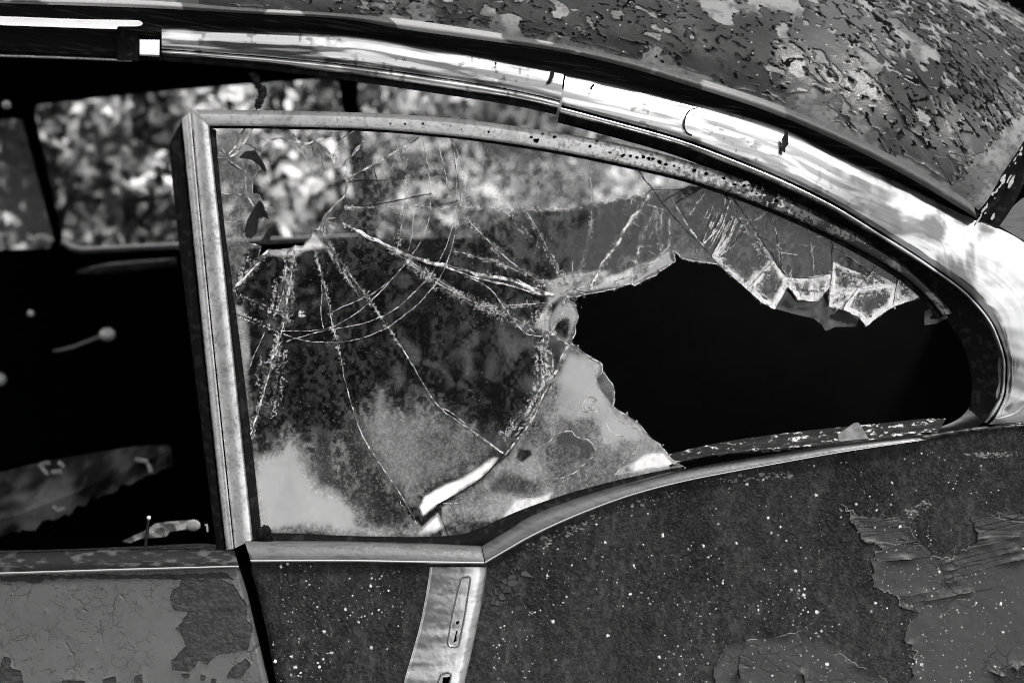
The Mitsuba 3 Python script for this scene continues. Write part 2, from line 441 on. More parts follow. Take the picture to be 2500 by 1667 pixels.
for k, (c, tr) in {'m_leaf': (0.05, 0.5), 'm_leaf_pale': (0.42, 0.6), 'm_leaf_dark': (0.022, 0.3)}.items():
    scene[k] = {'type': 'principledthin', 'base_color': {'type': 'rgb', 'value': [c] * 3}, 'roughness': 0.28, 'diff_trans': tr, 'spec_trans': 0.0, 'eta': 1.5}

# ------------------------------------------------------------------ the setting: ground, bank, bushes behind, trees about
g = trimesh.creation.box(extents=(240, 240, 0.5)); g.apply_translation((0, 0, -0.25))
put('ground', g, 'm_earth', kind='structure', label='bare ground the wrecked car stands on')
nx, ny = 80, 40
gx, gy = np.meshgrid(np.linspace(-14, 16, nx), np.linspace(4.5, 16, ny), indexing='ij')
gz = -0.2 + 3.6 * np.clip((gy - 4.5) / 6, 0, 1) ** 0.9 + 0.5 * (meshkit.fbm(np.stack([gx * 0.7, gy * 0.7, gx * 0], -1), 3, 5) - 0.5)
i = (np.arange(nx - 1)[:, None] * ny + np.arange(ny - 1)[None]).ravel()
put('bank', (np.stack([gx, gy, gz], -1).reshape(-1, 3), np.concatenate([np.stack([i, i + ny, i + ny + 1], 1), np.stack([i, i + ny + 1, i + 1], 1)])), 'm_bank', smooth=True, kind='structure', label='sloping bank of rough grass behind the car')


def leaves(cen, rad, n, size, seed, shell=0.35, clump=0.34, freq=3.1):
    r = np.random.default_rng(seed)
    d = r.normal(size=(n, 3)); d /= np.linalg.norm(d, axis=1, keepdims=True)
    rr = shell + (1 - shell) * r.random(n) ** 0.6
    lump = 0.65 + 0.7 * meshkit.fbm(d * 2.2 + seed, 3, seed)
    c = np.asarray(cen) + d * (rr * lump)[:, None] * np.asarray(rad)
    keep = meshkit.noise(c * freq + seed, seed) > clump
    c = c[keep]; n = len(c); c[:, 2] = np.maximum(c[:, 2], 0.05)
    a = r.normal(size=(n, 3)); a[:, 2] -= 0.4; a /= np.linalg.norm(a, axis=1, keepdims=True)
    b = np.cross(a, r.normal(size=(n, 3)) + [0, 0, 1.2]); b /= np.linalg.norm(b, axis=1, keepdims=True)
    nn = np.cross(a, b)
    s = size * (0.6 + 0.8 * r.random(n))[:, None]
    v = np.stack([c, c + a * s * 0.5 + b * s * 0.3 + nn * s * 0.06, c + a * s, c + a * s * 0.5 - b * s * 0.3 + nn * s * 0.06], 1).reshape(-1, 3)
    k = np.arange(n) * 4
    return v, np.concatenate([np.stack([k, k + 1, k + 2], 1), np.stack([k, k + 2, k + 3], 1)])


def plant(name, label, cat, cen, rad, n, size, m, seed, trunk=None, group=None):
    k = num(name); thing(k, label, cat, group)
    for q, (mm, fr, sz) in enumerate(m if isinstance(m, list) else [(m, 1, 1)]):
        put(f'{k}__foliage' + (f'_{q:03d}' if q else ''), leaves(cen, rad, int(n * fr), size * sz, seed + 7 * q, 0.35 if q == 0 else 0.8, *((0.34, 3.1) if q == 0 else (0.635, 6.0))), mm)
    r = np.random.default_rng(seed + 1)
    st = []
    top = np.asarray(cen, float)
    for q in range(5):
        e = top + r.normal(size=3) * np.asarray(rad) * 0.4
        b = np.array([top[0] + r.normal() * 0.12, top[1] + r.normal() * 0.12, 0.0]) if trunk is None else np.array([*top[:2], 0.0])
        u = np.linspace(0, 1, 8)[:, None]
        pts = b + (e - b) * u + np.sin(u * 3.1) * r.normal(size=3) * 0.08
        st.append(tube(pts, np.linspace(trunk or 0.025, 0.008, 8), 6))
    put(f'{k}__{"trunk" if trunk else "stem"}', join(*st), 'm_bark')


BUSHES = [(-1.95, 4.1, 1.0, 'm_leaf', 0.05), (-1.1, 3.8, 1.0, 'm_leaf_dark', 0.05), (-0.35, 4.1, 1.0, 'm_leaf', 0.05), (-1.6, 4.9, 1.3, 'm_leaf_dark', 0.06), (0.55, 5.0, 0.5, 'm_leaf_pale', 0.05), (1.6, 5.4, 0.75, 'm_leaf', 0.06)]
DESC = ['dark leafy bush seen through the small front window of the far side', 'pale glinting bush seen through the large far window', 'leafy bush seen through the broken hole in the quarter glass', 'darkest bush standing behind the other bushes', 'pale low bush seen just past the far window post', 'low bush seen blurred through the middle of the cracked glass']
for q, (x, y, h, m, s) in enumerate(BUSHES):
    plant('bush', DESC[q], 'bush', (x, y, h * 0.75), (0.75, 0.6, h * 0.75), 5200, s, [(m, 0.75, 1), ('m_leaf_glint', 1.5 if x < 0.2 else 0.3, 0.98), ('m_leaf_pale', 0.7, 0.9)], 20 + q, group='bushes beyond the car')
plant('far_tree', 'dark tree beyond the rear end of the roof', 'tree', (3.2, 9.0, 2.4), (2.6, 1.6, 2.6), 9000, 0.11, 'm_leaf_dark', 41, trunk=0.12)

# unseen trees added on the camera side to darken what chrome and glass reflect
for q, (x, y, h, rx) in enumerate([(-4.6, -6.2, 2.6, 2.3), (-1.7, -7.4, 2.1, 1.9), (-7.5, -2.5, 3.0, 2.2), (2.6, -9.6, 1.2, 1.9)]):
    plant('added_tree', ['tall unseen tree added left of the camera', 'unseen tree added behind the camera', 'unseen tree added beside the front of the car', 'lower unseen tree added at the back on the open side'][q], 'tree', (x, y, h), (rx, 1.8, h * 0.95), 8000, 0.16, 'm_leaf_dark', 60 + q, trunk=0.14)

# ------------------------------------------------------------------ the car
thing('car', 'wrecked old car with peeling paint and a shattered rear side window', 'car')

# --- drawn edges (photograph pixels, 2500 wide)
LIP_T = [(-260, -24), (-60, -12), (0, -8), (357, 2), (600, 20), (840, 34), (973, 46), (1151, 71), (1366, 107), (1544, 145), (1660, 178), (1874, 246), (2017, 304), (2196, 389), (2314, 457), (2378, 505)]
LIP_B = [(-260, -8), (-60, 4), (0, 8), (357, 20), (600, 33), (840, 47), (973, 70), (1151, 95), (1366, 126), (1544, 168), (1660, 203), (1874, 272), (2017, 332), (2196, 421), (2314, 490), (2385, 534)]
GUT_B = [(-260, 60), (-60, 64), (0, 66), (357, 72), (600, 80), (840, 92), (960, 108), (1120, 134), (1366, 182), (1530, 216), (1660, 248), (1890, 312), (2050, 384), (2180, 444), (2300, 500), (2395, 545)]
put('car__drip_rail', ribbon(LIP_T, LIP_B, [(0, -4), (0, 14), (0, 14), (0.35, 20), (0.7, 21), (1, 17), (1, 17), (1, -2)], 200, True)[0], 'm_lip', smooth=True, uv=ribbon(LIP_T, LIP_B, [(0, -4), (0, 14), (0, 14), (0.35, 20), (0.7, 21), (1, 17), (1, 17), (1, -2)], 200, True)[1], label='rounded drip rail with flaking pale paint')
put('car__gutter', ribbon(LIP_B, GUT_B, [(-0.1, -2), (0.3, -6), (0.7, -3), (0.85, 3), (1.1, 2)], 200, True)[0], 'm_gutter', smooth=True, label='gutter under the drip rail, its shade put into a dark colour')  # shade below the drip rail is put into a near-black colour

# --- roof: a shell that rises from the drip rail and curls inwards
lipc = np.concatenate([matched(LIP_T, 260)]); lip3 = surf(lipc[:, 0], lipc[:, 1], 0.008)
RX = lip3[:, 0]
ROOF_A = 0.62


def roof_base(x):
    xx = np.clip(x, RX[0], None)
    yd = np.interp(xx, RX, lip3[:, 1]); zd = np.interp(xx, RX, lip3[:, 2])
    ex = np.maximum(0, x - RX[-1])
    sl = (lip3[-1, 2] - lip3[-12, 2]) / (RX[-1] - RX[-12])
    return yd, zd + sl * ex


def roof_h(x):
    return 0.15 + 0.12 * np.clip((x - 0.05) / 0.5, 0, 1.3)


def roof(x, phi, o=0.0):
    yd, zd = roof_base(x); H = roof_h(x)
    n = np.stack([0.25 + 0 * x, -np.cos(phi) * 1.0, np.sin(phi) * ROOF_A / H * 0 + np.sin(phi)], -1)
    ny, nz = -np.cos(phi) / ROOF_A, np.sin(phi) / H
    n = np.stack([0 * ny, -np.cos(phi) * H, np.sin(phi) * ROOF_A], -1); n /= np.linalg.norm(n, axis=-1, keepdims=True)
    return np.stack([x, yd + ROOF_A * (1 - np.cos(phi)), zd + H * np.sin(phi)], -1) + n * np.asarray(o)[..., None]


def roof_px(px, py):
    """where a ray meets the roof: (x, phi)"""
    out = []
    for d in rays(px, py):
        ts = np.linspace(1.55, 2.6, 1500); P = CAM + ts[:, None] * d
        yd, zd = roof_base(P[:, 0]); H = roof_h(P[:, 0])
        s = np.clip((P[:, 2] - zd) / H, 0, 1); yy = yd + ROOF_A * (1 - np.sqrt(1 - s ** 2))
        k = np.argmax((P[:, 1] > yy) & (P[:, 2] < zd + H) & (P[:, 2] > zd - 0.01))
        out.append((P[k, 0], math.asin(s[k])) if k else (np.nan, np.nan))
    return np.array(out)


rear = roof_px([2388, 2410, 2430, 2452, 2475, 2500], [525, 490, 455, 420, 384, 342])
ok = ~np.isnan(rear[:, 0]); RPX, RPP = rear[ok, 0], rear[ok, 1]


def roof_end(phi):
    s = (RPX[-1] - RPX[0]) / max(RPP[-1] - RPP[0], 1e-3)
    return np.where(phi < RPP[-1], np.interp(phi, RPP, RPX), RPX[-1] + 0.24 * (phi - RPP[-1]))


PHI = np.linspace(0, math.pi / 2, 70) ** 1.0


def roof_grid(x0, x1fn, phis, nx, o, far=False):
    u = np.linspace(0, 1, nx); ph, uu = np.meshgrid(phis, u, indexing='ij')
    x = x0 + (x1fn(ph) - x0) * uu
    v = roof(x.ravel(), ph.ravel(), np.full(x.size, o))
    if far: v[:, 1] = 2 * (0.1 + ROOF_A) - v[:, 1]
    i = (np.arange(len(phis) - 1)[:, None] * nx + np.arange(nx - 1)[None]).ravel()
    f = np.concatenate([np.stack([i, i + 1, i + nx + 1], 1), np.stack([i, i + nx + 1, i + nx], 1)])
    return v, (f[:, ::-1] if far else f)


ra = roof_grid(-1.25, roof_end, PHI, 160, 0.0); rb = roof_grid(-1.25, roof_end, PHI, 60, 0.0, True)
put('car__roof', join(ra, rb), 'm_primer', smooth=True, label='dark roof with cracked, curling paint over pale primer')

# peeling top coat: cells of paint with cracks between them, their edges lifted; missing cells bare the primer
STEP = 0.00115
xs = np.arange(-0.30, 0.66, STEP); phs = np.linspace(0.0, 1.0, 420) ** 1.15 * 1.5


def arc(phi):
    t = np.linspace(0, 1.55, 800)
    s = np.r_[0, np.cumsum(np.hypot(np.diff(ROOF_A * (1 - np.cos(t))), np.diff(0.24 * np.sin(t))))]
    return np.interp(phi, t, s)


PP, XX = np.meshgrid(phs, xs, indexing='ij'); SS = arc(PP)
P2 = np.stack([XX.ravel(), SS.ravel()], 1)


def f2(p, s, seed, oct=3):
    return meshkit.fbm(np.stack([p[:, 0] / s, p[:, 1] / s, np.zeros(len(p))], 1), oct, seed)


wp = P2 + 0.005 * np.stack([f2(P2, 0.012, 1) - 0.5, f2(P2, 0.012, 2) - 0.5], 1) + 0.0022 * np.stack([f2(P2, 0.003, 11, 2) - 0.5, f2(P2, 0.003, 12, 2) - 0.5], 1)
r0 = np.random.default_rng(3)
cand = np.stack([r0.uniform(-0.35, 0.75, 9000), r0.uniform(-0.03, 0.75, 9000)], 1)
cr_ = np.clip((cand[:, 0] - 0.05) / 0.45, 0, 1) * np.clip(cand[:, 1] / 0.22, 0, 1)
seeds = cand[r0.random(9000) < 0.16 + 0.42 * cr_ + 0.30 * (f2(cand, 0.09, 23) > 0.56)]
tree = cKDTree(seeds); dd, ii = tree.query(wp, k=3)
edge = dd[:, 1] - dd[:, 0]; vert = dd[:, 2] - dd[:, 0]
hsh = lambda v, k: (lambda q: q - np.floor(q))(np.sin(v * k) * 43758.5453)
i3 = np.sort(ii, axis=1)
pair = hsh(ii.min(1) * 12.9898 + ii[:, :2].max(1) * 78.233, 1.0)
tri = hsh(i3[:, 0] * 3.17 + i3[:, 1] * 7.31 + i3[:, 2] * 1.93, 1.7)
cellr = hsh(ii[:, 0], 91.7)
right = np.clip((P2[:, 0] - 0.0) / 0.45, 0, 1); up = np.clip(P2[:, 1] / 0.25, 0, 1)
busy = f2(P2, 0.08, 21, 3) + 0.20 * right * (0.2 + 0.8 * up) - 0.06
reach = 0.0016 + 0.0062 * tri * np.clip(busy - 0.25, 0, 0.6) / 0.4
star = np.exp(-vert / reach) * (tri < 0.25 + 1.2 * np.clip(busy - 0.3, 0, 0.6))
gap = edge < 0.0027 * star - 0.0003
seeds2 = np.stack([r0.uniform(-0.32, 0.70, 7600), r0.uniform(-0.03, 0.62, 7600)], 1)
d2, i2 = cKDTree(seeds2).query(wp, k=3)
e2 = d2[:, 1] - d2[:, 0]; v2_ = d2[:, 2] - d2[:, 0]; i2 = np.sort(i2, axis=1); t2_ = hsh(i2[:, 0] * 2.71 + i2[:, 1] * 5.13 + i2[:, 2] * 1.41, 1.3)
zone2 = (f2(P2, 0.06, 27, 3) > 0.47 - 0.10 * right) & (t2_ < 0.30)
star2 = np.exp(-v2_ / 0.0026) * zone2
gap |= e2 < 0.0015 * star2 - 0.0003
star = np.maximum(star, star2 * 0.55); edge = np.where(star2 > 0.2, np.minimum(edge, e2), edge)
off = f2(P2, 0.05, 31, 4) + 0.07 * right * up
gone = ((off > 0.655) & (cellr > 0.25)) | ((off > 0.57) & (cellr > 0.88) & (vert < 0.012))
gone |= (vert < 0.0062 * (hsh(tri, 5.3) > 0.6) * (0.4 + tri) * (star > 0.15)) & (off > 0.40)
gone |= f2(P2, 0.02, 61, 4) > 0.74
gone |= (P2[:, 1] < 0.004 + 0.016 * (f2(P2, 0.03, 71, 4) - 0.45)) & (f2(P2, 0.09, 72) > 0.45)
gone |= P2[:, 0] > roof_end(PP.ravel()) - 0.012 - 0.03 * f2(P2, 0.018, 73, 4) * (1 - 0.6 * up)
keep = ~(gap | gone)
dg = cKDTree(P2[gone]).query(P2[keep])[0]
oo = np.full(len(P2), 0.0006) + star * np.exp(-edge / 0.0035) * (0.0016 + 0.0032 * cellr) + 0.0006 * (f2(P2, 0.014, 41, 2) - 0.5)
gapm = gap & ~gone
tmp = oo[keep]; tmp += 0.0022 * np.exp(-dg / 0.0022) * f2(P2[keep], 0.012, 44, 2) ** 2 * 2; oo[keep] = tmp
v = roof(P2[:, 0], PP.ravel(), oo)
nx_ = len(xs); i = (np.arange(len(phs) - 1)[:, None] * nx_ + np.arange(nx_ - 1)[None]).ravel()
q4 = np.stack([i, i + 1, i + nx_ + 1, i + nx_], 1)
inside = P2[:, 0] < roof_end(PP.ravel())
q4 = q4[(keep & inside)[q4].all(1)]
q4 = q4[~((P2[q4[:, 0], 0] < 0.0) & (P2[q4[:, 0], 1] > 0.25))]
used = np.unique(q4); re = np.full(len(v), -1); re[used] = np.arange(len(used))
put('car__roof__paint_layer', (v[used], re[q4]), 'm_topcoat', smooth=True, label='dark top coat split by cracks with lifted edges')

qg = np.stack([i, i + 1, i + nx_ + 1, i + nx_], 1)
qg = qg[gapm[qg].any(1) & inside[qg].all(1)]  # dark strips stand for the shade that curled paint edges cast
vg = roof(P2[:, 0], PP.ravel(), np.full(len(P2), 0.00025))
ug = np.unique(qg); rg = np.full(len(vg), -1); rg[ug] = np.arange(len(ug))
put('car__roof__crack_shade', (vg[ug], rg[qg]), 'm_crack_shade', smooth=True, label='dark strips in the cracks, shade of the curled edges put into colour')

# loose curled flakes standing up beside the bare spots
cand = np.where(keep & inside & (P2[:, 0] > 0.0))[0]
dgf = np.full(len(P2), 1.0); dgf[keep] = dg
cand = cand[(dgf[cand] < 0.0035)]
pick = np.random.default_rng(5).choice(cand, 230, replace=False)
for c in pick:
    r = np.random.default_rng(int(c))
    w, h = r.uniform(0.003, 0.008), r.uniform(0.002, 0.0045); a0 = r.uniform(0, 6.28)
    uu, vv = np.meshgrid(np.linspace(-1, 1, 5), np.linspace(0, 1, 4), indexing='ij')
    lx = uu * w * (1 - 0.35 * vv ** 2) * 0.5 + 0.0004 * r.normal(size=uu.shape); ly = h * vv * (1 - 0.3 * uu ** 2)
    lo = 0.0010 + (0.0035 * r.random() + 0.001) * vv ** 1.6
    X = P2[c, 0] + lx * np.cos(a0) - ly * np.sin(a0); S = P2[c, 1] + lx * np.sin(a0) + ly * np.cos(a0)
    PH = np.interp(np.clip(S, 0, None), arc(phs), phs)
    vv3 = roof(X.ravel(), PH.ravel(), lo.ravel())
    k = (np.arange(4)[:, None] * 4 + np.arange(3)[None]).ravel()
    put(num('car__roof__paint_flake'), (vv3, np.concatenate([np.stack([k, k + 4, k + 5], 1), np.stack([k, k + 5, k + 1], 1)])), 'm_flake' if r.random() < 0.5 else 'm_topcoat', smooth=True)

# rear window rubber and the sheet metal behind it
RW = [(2381, 536), (2405, 498), (2430, 456), (2455, 414), (2480, 376), (2510, 326)]
RW2 = [(2440, 552), (2472, 505), (2490, 470), (2510, 430), (2540, 390), (2570, 345)]
put('car__rear_window_seal', ribbon(RW, RW2, [(0, -12), (0, 4), (0.2, 7), (0.5, 2), (0.8, 6), (1, 5), (1, -12)], 60, True)[0], 'm_rubber', smooth=45, label='perished black rubber seal at the rear window')
r = np.random.default_rng(14); sp = []
for q in range(34):
    t = r.random(); a = np.array(curve(RW, 100)[int(t * 99)]); b = np.array(curve(RW2, 100)[int(t * 99)])
    c = a + (b - a) * (r.uniform(0.06, 0.22) if q % 3 else r.uniform(0.3, 0.6)); R = r.uniform(1.2, 4.5)
    ang = np.linspace(0, 6.28, 9)[:-1]; el = r.uniform(1.2, 4.5); ax = np.array([0.52, -0.85]); ay = np.array([0.85, 0.52])
    pp = c + (np.cos(ang) * R * r.uniform(0.3, 1.2, 8))[:, None] * ay + (np.sin(ang) * R * el * r.uniform(0.4, 1.2, 8))[:, None] * ax
    P = Polygon(pp).buffer(0)
    if P.geom_type == 'Polygon': sp.append(sheet(P, 2.0, 0.0085, 0.002)[:2])
put('car__rear_window_seal__pale_crust', join(*sp), 'm_pale_rust', kind='stuff', label='pale crust clinging to the rubber')
put('car__rear_deck', sheet(Polygon([(2440, 552), (2472, 505), (2500, 480), (2700, 470), (2700, 640), (2520, 600)]), 14, -0.004)[:2], 'm_belt_metal', smooth=True)

# --- roof moulding: two lengths of bright trim with a bead along the lower edge
MF_T = [(395, 66), (600, 75), (840, 87), (1080, 124), (1240, 152), (1377, 180)]
MF_M = [(395, 120), (600, 134), (840, 157), (1080, 190), (1240, 217), (1368, 246)]
MF_B = [(395, 138), (600, 154), (840, 181), (1080, 216), (1240, 241), (1361, 267)]
MF_D = [(395, 150), (600, 167), (840, 196), (1080, 231), (1240, 256), (1358, 281)]
FLAT = [(0, -6), (0, 3), (0, 3), (0.04, 5), (0.2, 6.3), (0.5, 8.2), (0.8, 9.3), (0.96, 9.3), (1, 8), (1, 8), (1, -4)]
BEAD = [(0, 0), (0, 6), (0.2, 10), (0.4, 12), (0.65, 11), (0.9, 6), (1, 2), (1, 2), (1, -8)]


def strip(key, A, B, prof, m, n=140, keep=True, label=None, caps=True, smooth=True):
    (v, f), uv = ribbon(A, B, prof, n, keep)
    if caps:
        for e in (False, True):
            cv, cf = cap(A, B, prof, e)
            f = np.concatenate([f, cf + len(v)]); v = np.concatenate([v, cv]); uv = np.concatenate([uv, np.zeros((len(cv), 2))])
    put(key, (v, f), m, smooth=smooth, uv=uv, label=label)


strip('car__roof_molding', MF_T, MF_M, FLAT, 'm_chrome', label='front length of bright roof trim with streaked reflections partly put into its colour')
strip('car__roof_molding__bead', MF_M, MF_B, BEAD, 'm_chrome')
strip('car__roof_molding__weatherstrip', MF_B, MF_D, [(0, -10), (0, 2), (0.5, 4), (1, 0), (1, -12)], 'm_rubber')
MR_T = [(1381, 181), (1510, 209), (1690, 250), (1815, 284), (1935, 324), (2070, 391), (2190, 444), (2330, 514), (2500, 592), (2600, 720), (2620, 860), (2610, 950), (2560, 1024), (2450, 1037)]
MR_M = [(1371, 257), (1500, 291), (1670, 339), (1790, 384), (1906, 432), (2030, 492), (2142, 560), (2267, 640), (2374, 722), (2435, 805), (2460, 893), (2457, 953), (2436, 1006), (2412, 1036)]


def inset(pts, d):
    p = np.asarray(pts, float); t = np.gradient(p, axis=0); t /= np.linalg.norm(t, axis=1, keepdims=True)
    nrm = np.stack([-t[:, 1], t[:, 0]], 1)
    return [tuple(x) for x in p + nrm * np.asarray(d).reshape(-1, 1)]


MR_B = inset(MR_M, np.r_[[20] * 6, [19, 18, 17, 16, 16, 16, 17, 18]])
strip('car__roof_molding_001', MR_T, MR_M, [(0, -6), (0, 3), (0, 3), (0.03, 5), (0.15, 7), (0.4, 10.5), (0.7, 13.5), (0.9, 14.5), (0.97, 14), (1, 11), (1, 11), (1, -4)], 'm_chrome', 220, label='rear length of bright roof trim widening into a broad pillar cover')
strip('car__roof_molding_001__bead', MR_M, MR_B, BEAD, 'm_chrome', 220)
MR_C = inset(MR_M, np.r_[[34, 34, 34, 36, 38, 42, 46, 50, 54, 58, 60, 58, 52, 44]])
MR_D = inset(MR_M, np.r_[[44, 44, 46, 50, 58, 66, 72, 80, 88, 92, 92, 86, 74, 60]])
strip('car__roof_molding_001__channel', MR_B, MR_D, [(0, -4), (0.2, -9), (0.6, -16), (1, -20), (1, -30)], 'm_rubber', 220)

# end bracket, bright strip and channel at the top of the door opening
strip('car__trim_bracket', [(341, 97), (390, 98)], [(341, 137), (389, 139)], [(0, -8), (0, 3), (0.3, 5), (0.9, 6), (1, 3), (1, -8)], 'm_white_metal', 12, smooth=40, label='small pale bracket at the front end of the trim')
WS = Polygon([(-240, 34), (0, 40), (179, 47), (336, 50), (345, 53), (349, 58), (345, 63), (336, 65), (287, 65), (286, 72), (0, 62), (-240, 54)])
wsv, wsf, wsp = sheet(WS, 4, lambda p: 0.012 + 0.012 * np.clip((p[:, 1] - np.interp(p[:, 0], [0, 349], [40, 51])) / 22, 0, 1) ** 1.2, 0.01)
put('car__door_header_strip', (wsv, wsf), 'm_white_metal', smooth=30, label='bright white strip above the open door window')
put('car__door_header', ribbon([(-260, 50), (0, 58), (286, 68), (395, 70)], [(-260, 128), (0, 134), (286, 146), (395, 150)], [(0, -2), (0.2, -10), (0.55, -16), (0.62, -12), (0.8, -14), (1, -12)], 80)[0], 'm_gutter', smooth=True)
strip('car__header_weatherstrip', [(-260, 110), (0, 114), (150, 122), (306, 129)], [(-260, 120), (0, 126), (150, 131), (306, 137)], [(0, -14), (0, -7), (0.5, -5), (1, -8), (1, -14)], 'm_rubber', 60)
teeth = []
for x in np.arange(-100, 304, 4.2):
    y = np.interp(x, [0, 306], [115, 130]); teeth.append(tube(surf([x, x + 2.5], [y + 2, y + 9], -0.0045), 0.0004, 4))
put('car__header_weatherstrip__rib', join(*teeth), 'm_dark_metal', kind='stuff')
strip('car__header_edge_strip', [(-260, 127), (0, 133), (150, 138), (322, 146)], [(-260, 134), (0, 140), (150, 145), (322, 152)], [(0, -10), (0, -3), (0.5, -1), (1, -4), (1, -10)], 'm_dull_metal', 60, label='thin bright edge over the open door window')
strip('car__header_block', [(286, 66), (338, 68)], [(286, 148), (338, 150)], [(0, -8), (0, 1), (1, 1), (1, -8)], 'm_rubber', 8)

# --- quarter window: frame strips
FR_T = [(476, 268), (840, 274), (1080, 287), (1330, 319), (1544, 358), (1670, 391), (1821, 441), (1981, 511), (2110, 581), (2230, 664), (2325, 765)]
FR_B = [(512, 308), (840, 313), (1080, 330), (1330, 364), (1540, 406), (1670, 436), (1821, 486), (1978, 551), (2110, 616), (2220, 684), (2300, 770)]
thing_q = 'car__quarter_window'
FRP = [(0, -14), (0, -7), (0.12, -1.5), (0.28, 1.5), (0.28, 1.5), (0.85, 2), (0.95, 0.5), (1, -2), (1, -2), (1, -14)]
strip(f'{thing_q}__frame', FR_T, FR_B, FRP, 'm_dull_metal', 200, label='pitted metal strip along the top of the quarter window')
strip(f'{thing_q}__frame_001', [(468, 272), (493, 550), (550, 1110), (573, 1338)], [(511, 310), (537, 555), (595, 1107), (617, 1316)], [(0, -12), (0, 0), (0, 0), (0.1, 2.5), (0.5, 3.5), (0.86, 3.2), (0.92, 0.8), (1, 0.8), (1, -12)], 'm_dull_metal', 120, label='upright front strip of the quarter window frame')
strip(f'{thing_q}__frame_002', [(444, 290), (469, 550), (526, 1110), (553, 1342)], [(465, 273), (490.5, 550), (547, 1110), (571, 1339)], [(0, -14), (0, -2), (0.15, 1.5), (0.6, 2.2), (0.85, 3.8), (1, 2), (1, -12)], 'm_dull_metal', 120, label='narrow outer front strip beside the door opening')
strip(f'{thing_q}__seal', [(413, 353), (433, 560), (500, 1110), (530, 1350)], [(443, 296), (468, 550), (525, 1110), (552, 1350)], [(0, -34), (0, -16), (0.7, -10), (1, -8), (1, -30)], 'm_rubber', 60, label='black rubber strip at the front edge')
strip(f'{thing_q}__seal_001', [(511, 310), (537, 555), (595, 1107), (618, 1322)], [(527, 318), (549, 560), (570, 711), (640, 1320)], [(0, -12), (0, -6), (0.5, -7), (1, -9.2), (1, -14)], 'm_rubber', 60, keep=False)
strip(f'{thing_q}__seal_002', FR_B, inset(FR_B, [6, 6, 6, 7, 7, 8, 9, 10, 12, 14, 14]), [(0, -14), (0, -5), (1, -8), (1, -14)], 'm_rubber', 160)
UB = [(630, 1300), (700, 1301), (846, 1307), (1000, 1310), (1110, 1306), (1180, 1285), (1260, 1249), (1401, 1200), (1544, 1163), (1670, 1138)]
UC = [(606, 1324), (700, 1325), (846, 1327), (1000, 1330), (1120, 1335), (1182, 1335), (1260, 1292), (1401, 1226), (1544, 1182), (1670, 1152)]
strip(f'{thing_q}__seal_003', UB, UC, [(0, -14), (0, -8.6), (0.5, -4), (1, 0), (1, -14)], 'm_rubber', 120)

# rust pits in the top strip
pits = Zm(830, 0, 2.8, [(75, 833), (345, 848), (445, 848), (567, 848), (710, 850), (757, 858), (830, 885), (1017, 903), (1310, 940), (1345, 962), (1385, 915), (1470, 937), (1640, 985), (1710, 998), (1755, 968), (1845, 1045), (1938, 1062), (1985, 1065), (2033, 1077), (2075, 1073), (2110, 1085), (2140, 1088), (2185, 1110), (2230, 1125), (2285, 1137), (2320, 1150)])
pits += Zm(1660, 0, 2.8, [(95, 1168), (180, 1190), (300, 1220), (375, 1262), (440, 1268), (490, 1310), (525, 1325), (660, 1375), (690, 1400)])
prad = [2, 3.5, 4.5, 5, 2, 2.5, 2.5, 5, 4, 9, 5, 5, 3, 6, 4, 6, 6, 5, 6, 5, 6, 5, 7, 5, 5, 5] + [6, 5, 5, 6, 5, 4, 4, 5, 4]


def blob(c, R, r, n=11, ey=1.0):
    a = np.linspace(0, 2 * np.pi, n, endpoint=False); q = R * r.uniform(0.45, 1.3, n)
    return Polygon(np.asarray(c) + np.stack([np.cos(a) * q, np.sin(a) * q * ey], 1)).buffer(0)


r = np.random.default_rng(8)
for (c, R) in zip(pits, prad):
    if r.random() < 0.55 and R > 2.4:
        h = blob((c[0] + r.normal() * R * 0.6, c[1] + r.normal() * R * 0.4), R * 1.8 + 3, r, 17, 0.6).difference(blob(c, R * 0.8, r))
        h = max(h.geoms, key=lambda g: g.area) if h.geom_type == 'MultiPolygon' else h
        put(num(f'{thing_q}__rust_halo'), sheet(h, 3, 0.0026, 0.001)[:2], 'm_pale_rust')
    put(num(f'{thing_q}__rust_pit'), sheet(blob(c, R * r.uniform(0.7, 1.2), r, 13, 0.8), 3, 0.0029, 0.0008)[:2], 'm_pit')

# --- the glass: outline, holes, cracks
right_edge = Zm(1880, 560, 5.6, [(2100, 905), (1900, 980), (1680, 1060), (1480, 1190), (1310, 1330), (1220, 1200), (1000, 1100), (800, 1060), (810, 790), (720, 900), (650, 985), (370, 960), (310, 850), (240, 780), (150, 940), (60, 1090)]) + Zm(1660, 550, 2.8, [(560, 530), (440, 420), (260, 270)]) + Zm(1500, 430, 5.6, [(1420, 1210), (1180, 1180), (940, 1140), (800, 1010), (835, 1160), (720, 1240), (620, 1300), (590, 1260), (585, 1350), (420, 1420), (270, 1500), (230, 1465), (20, 1540)]) + Zm(830, 550, 2.8, [(1760, 460), (1600, 490), (1530, 500), (1605, 530), (1632, 620), (1610, 690), (1610, 740), (1575, 800), (1680, 880), (1790, 950), (1795, 1000), (1870, 1100), (1878, 1190), (1865, 1240), (1960, 1300), (2050, 1360), (2110, 1440), (2180, 1490)]) + [(1640, 1120), (1674, 1143)]
fl = [tuple(x) for x in curve(FR_B, 60) if x[0] > 524 and x[0] < 2236]
GL = Polygon([(522, 312)] + fl + right_edge + [(1544, 1172), (1401, 1212), (1294, 1256), (1239, 1290), (1178, 1326), (846, 1318), (632, 1318), (606, 1107), (582, 900), (560, 711), (542, 560)]).buffer(0)
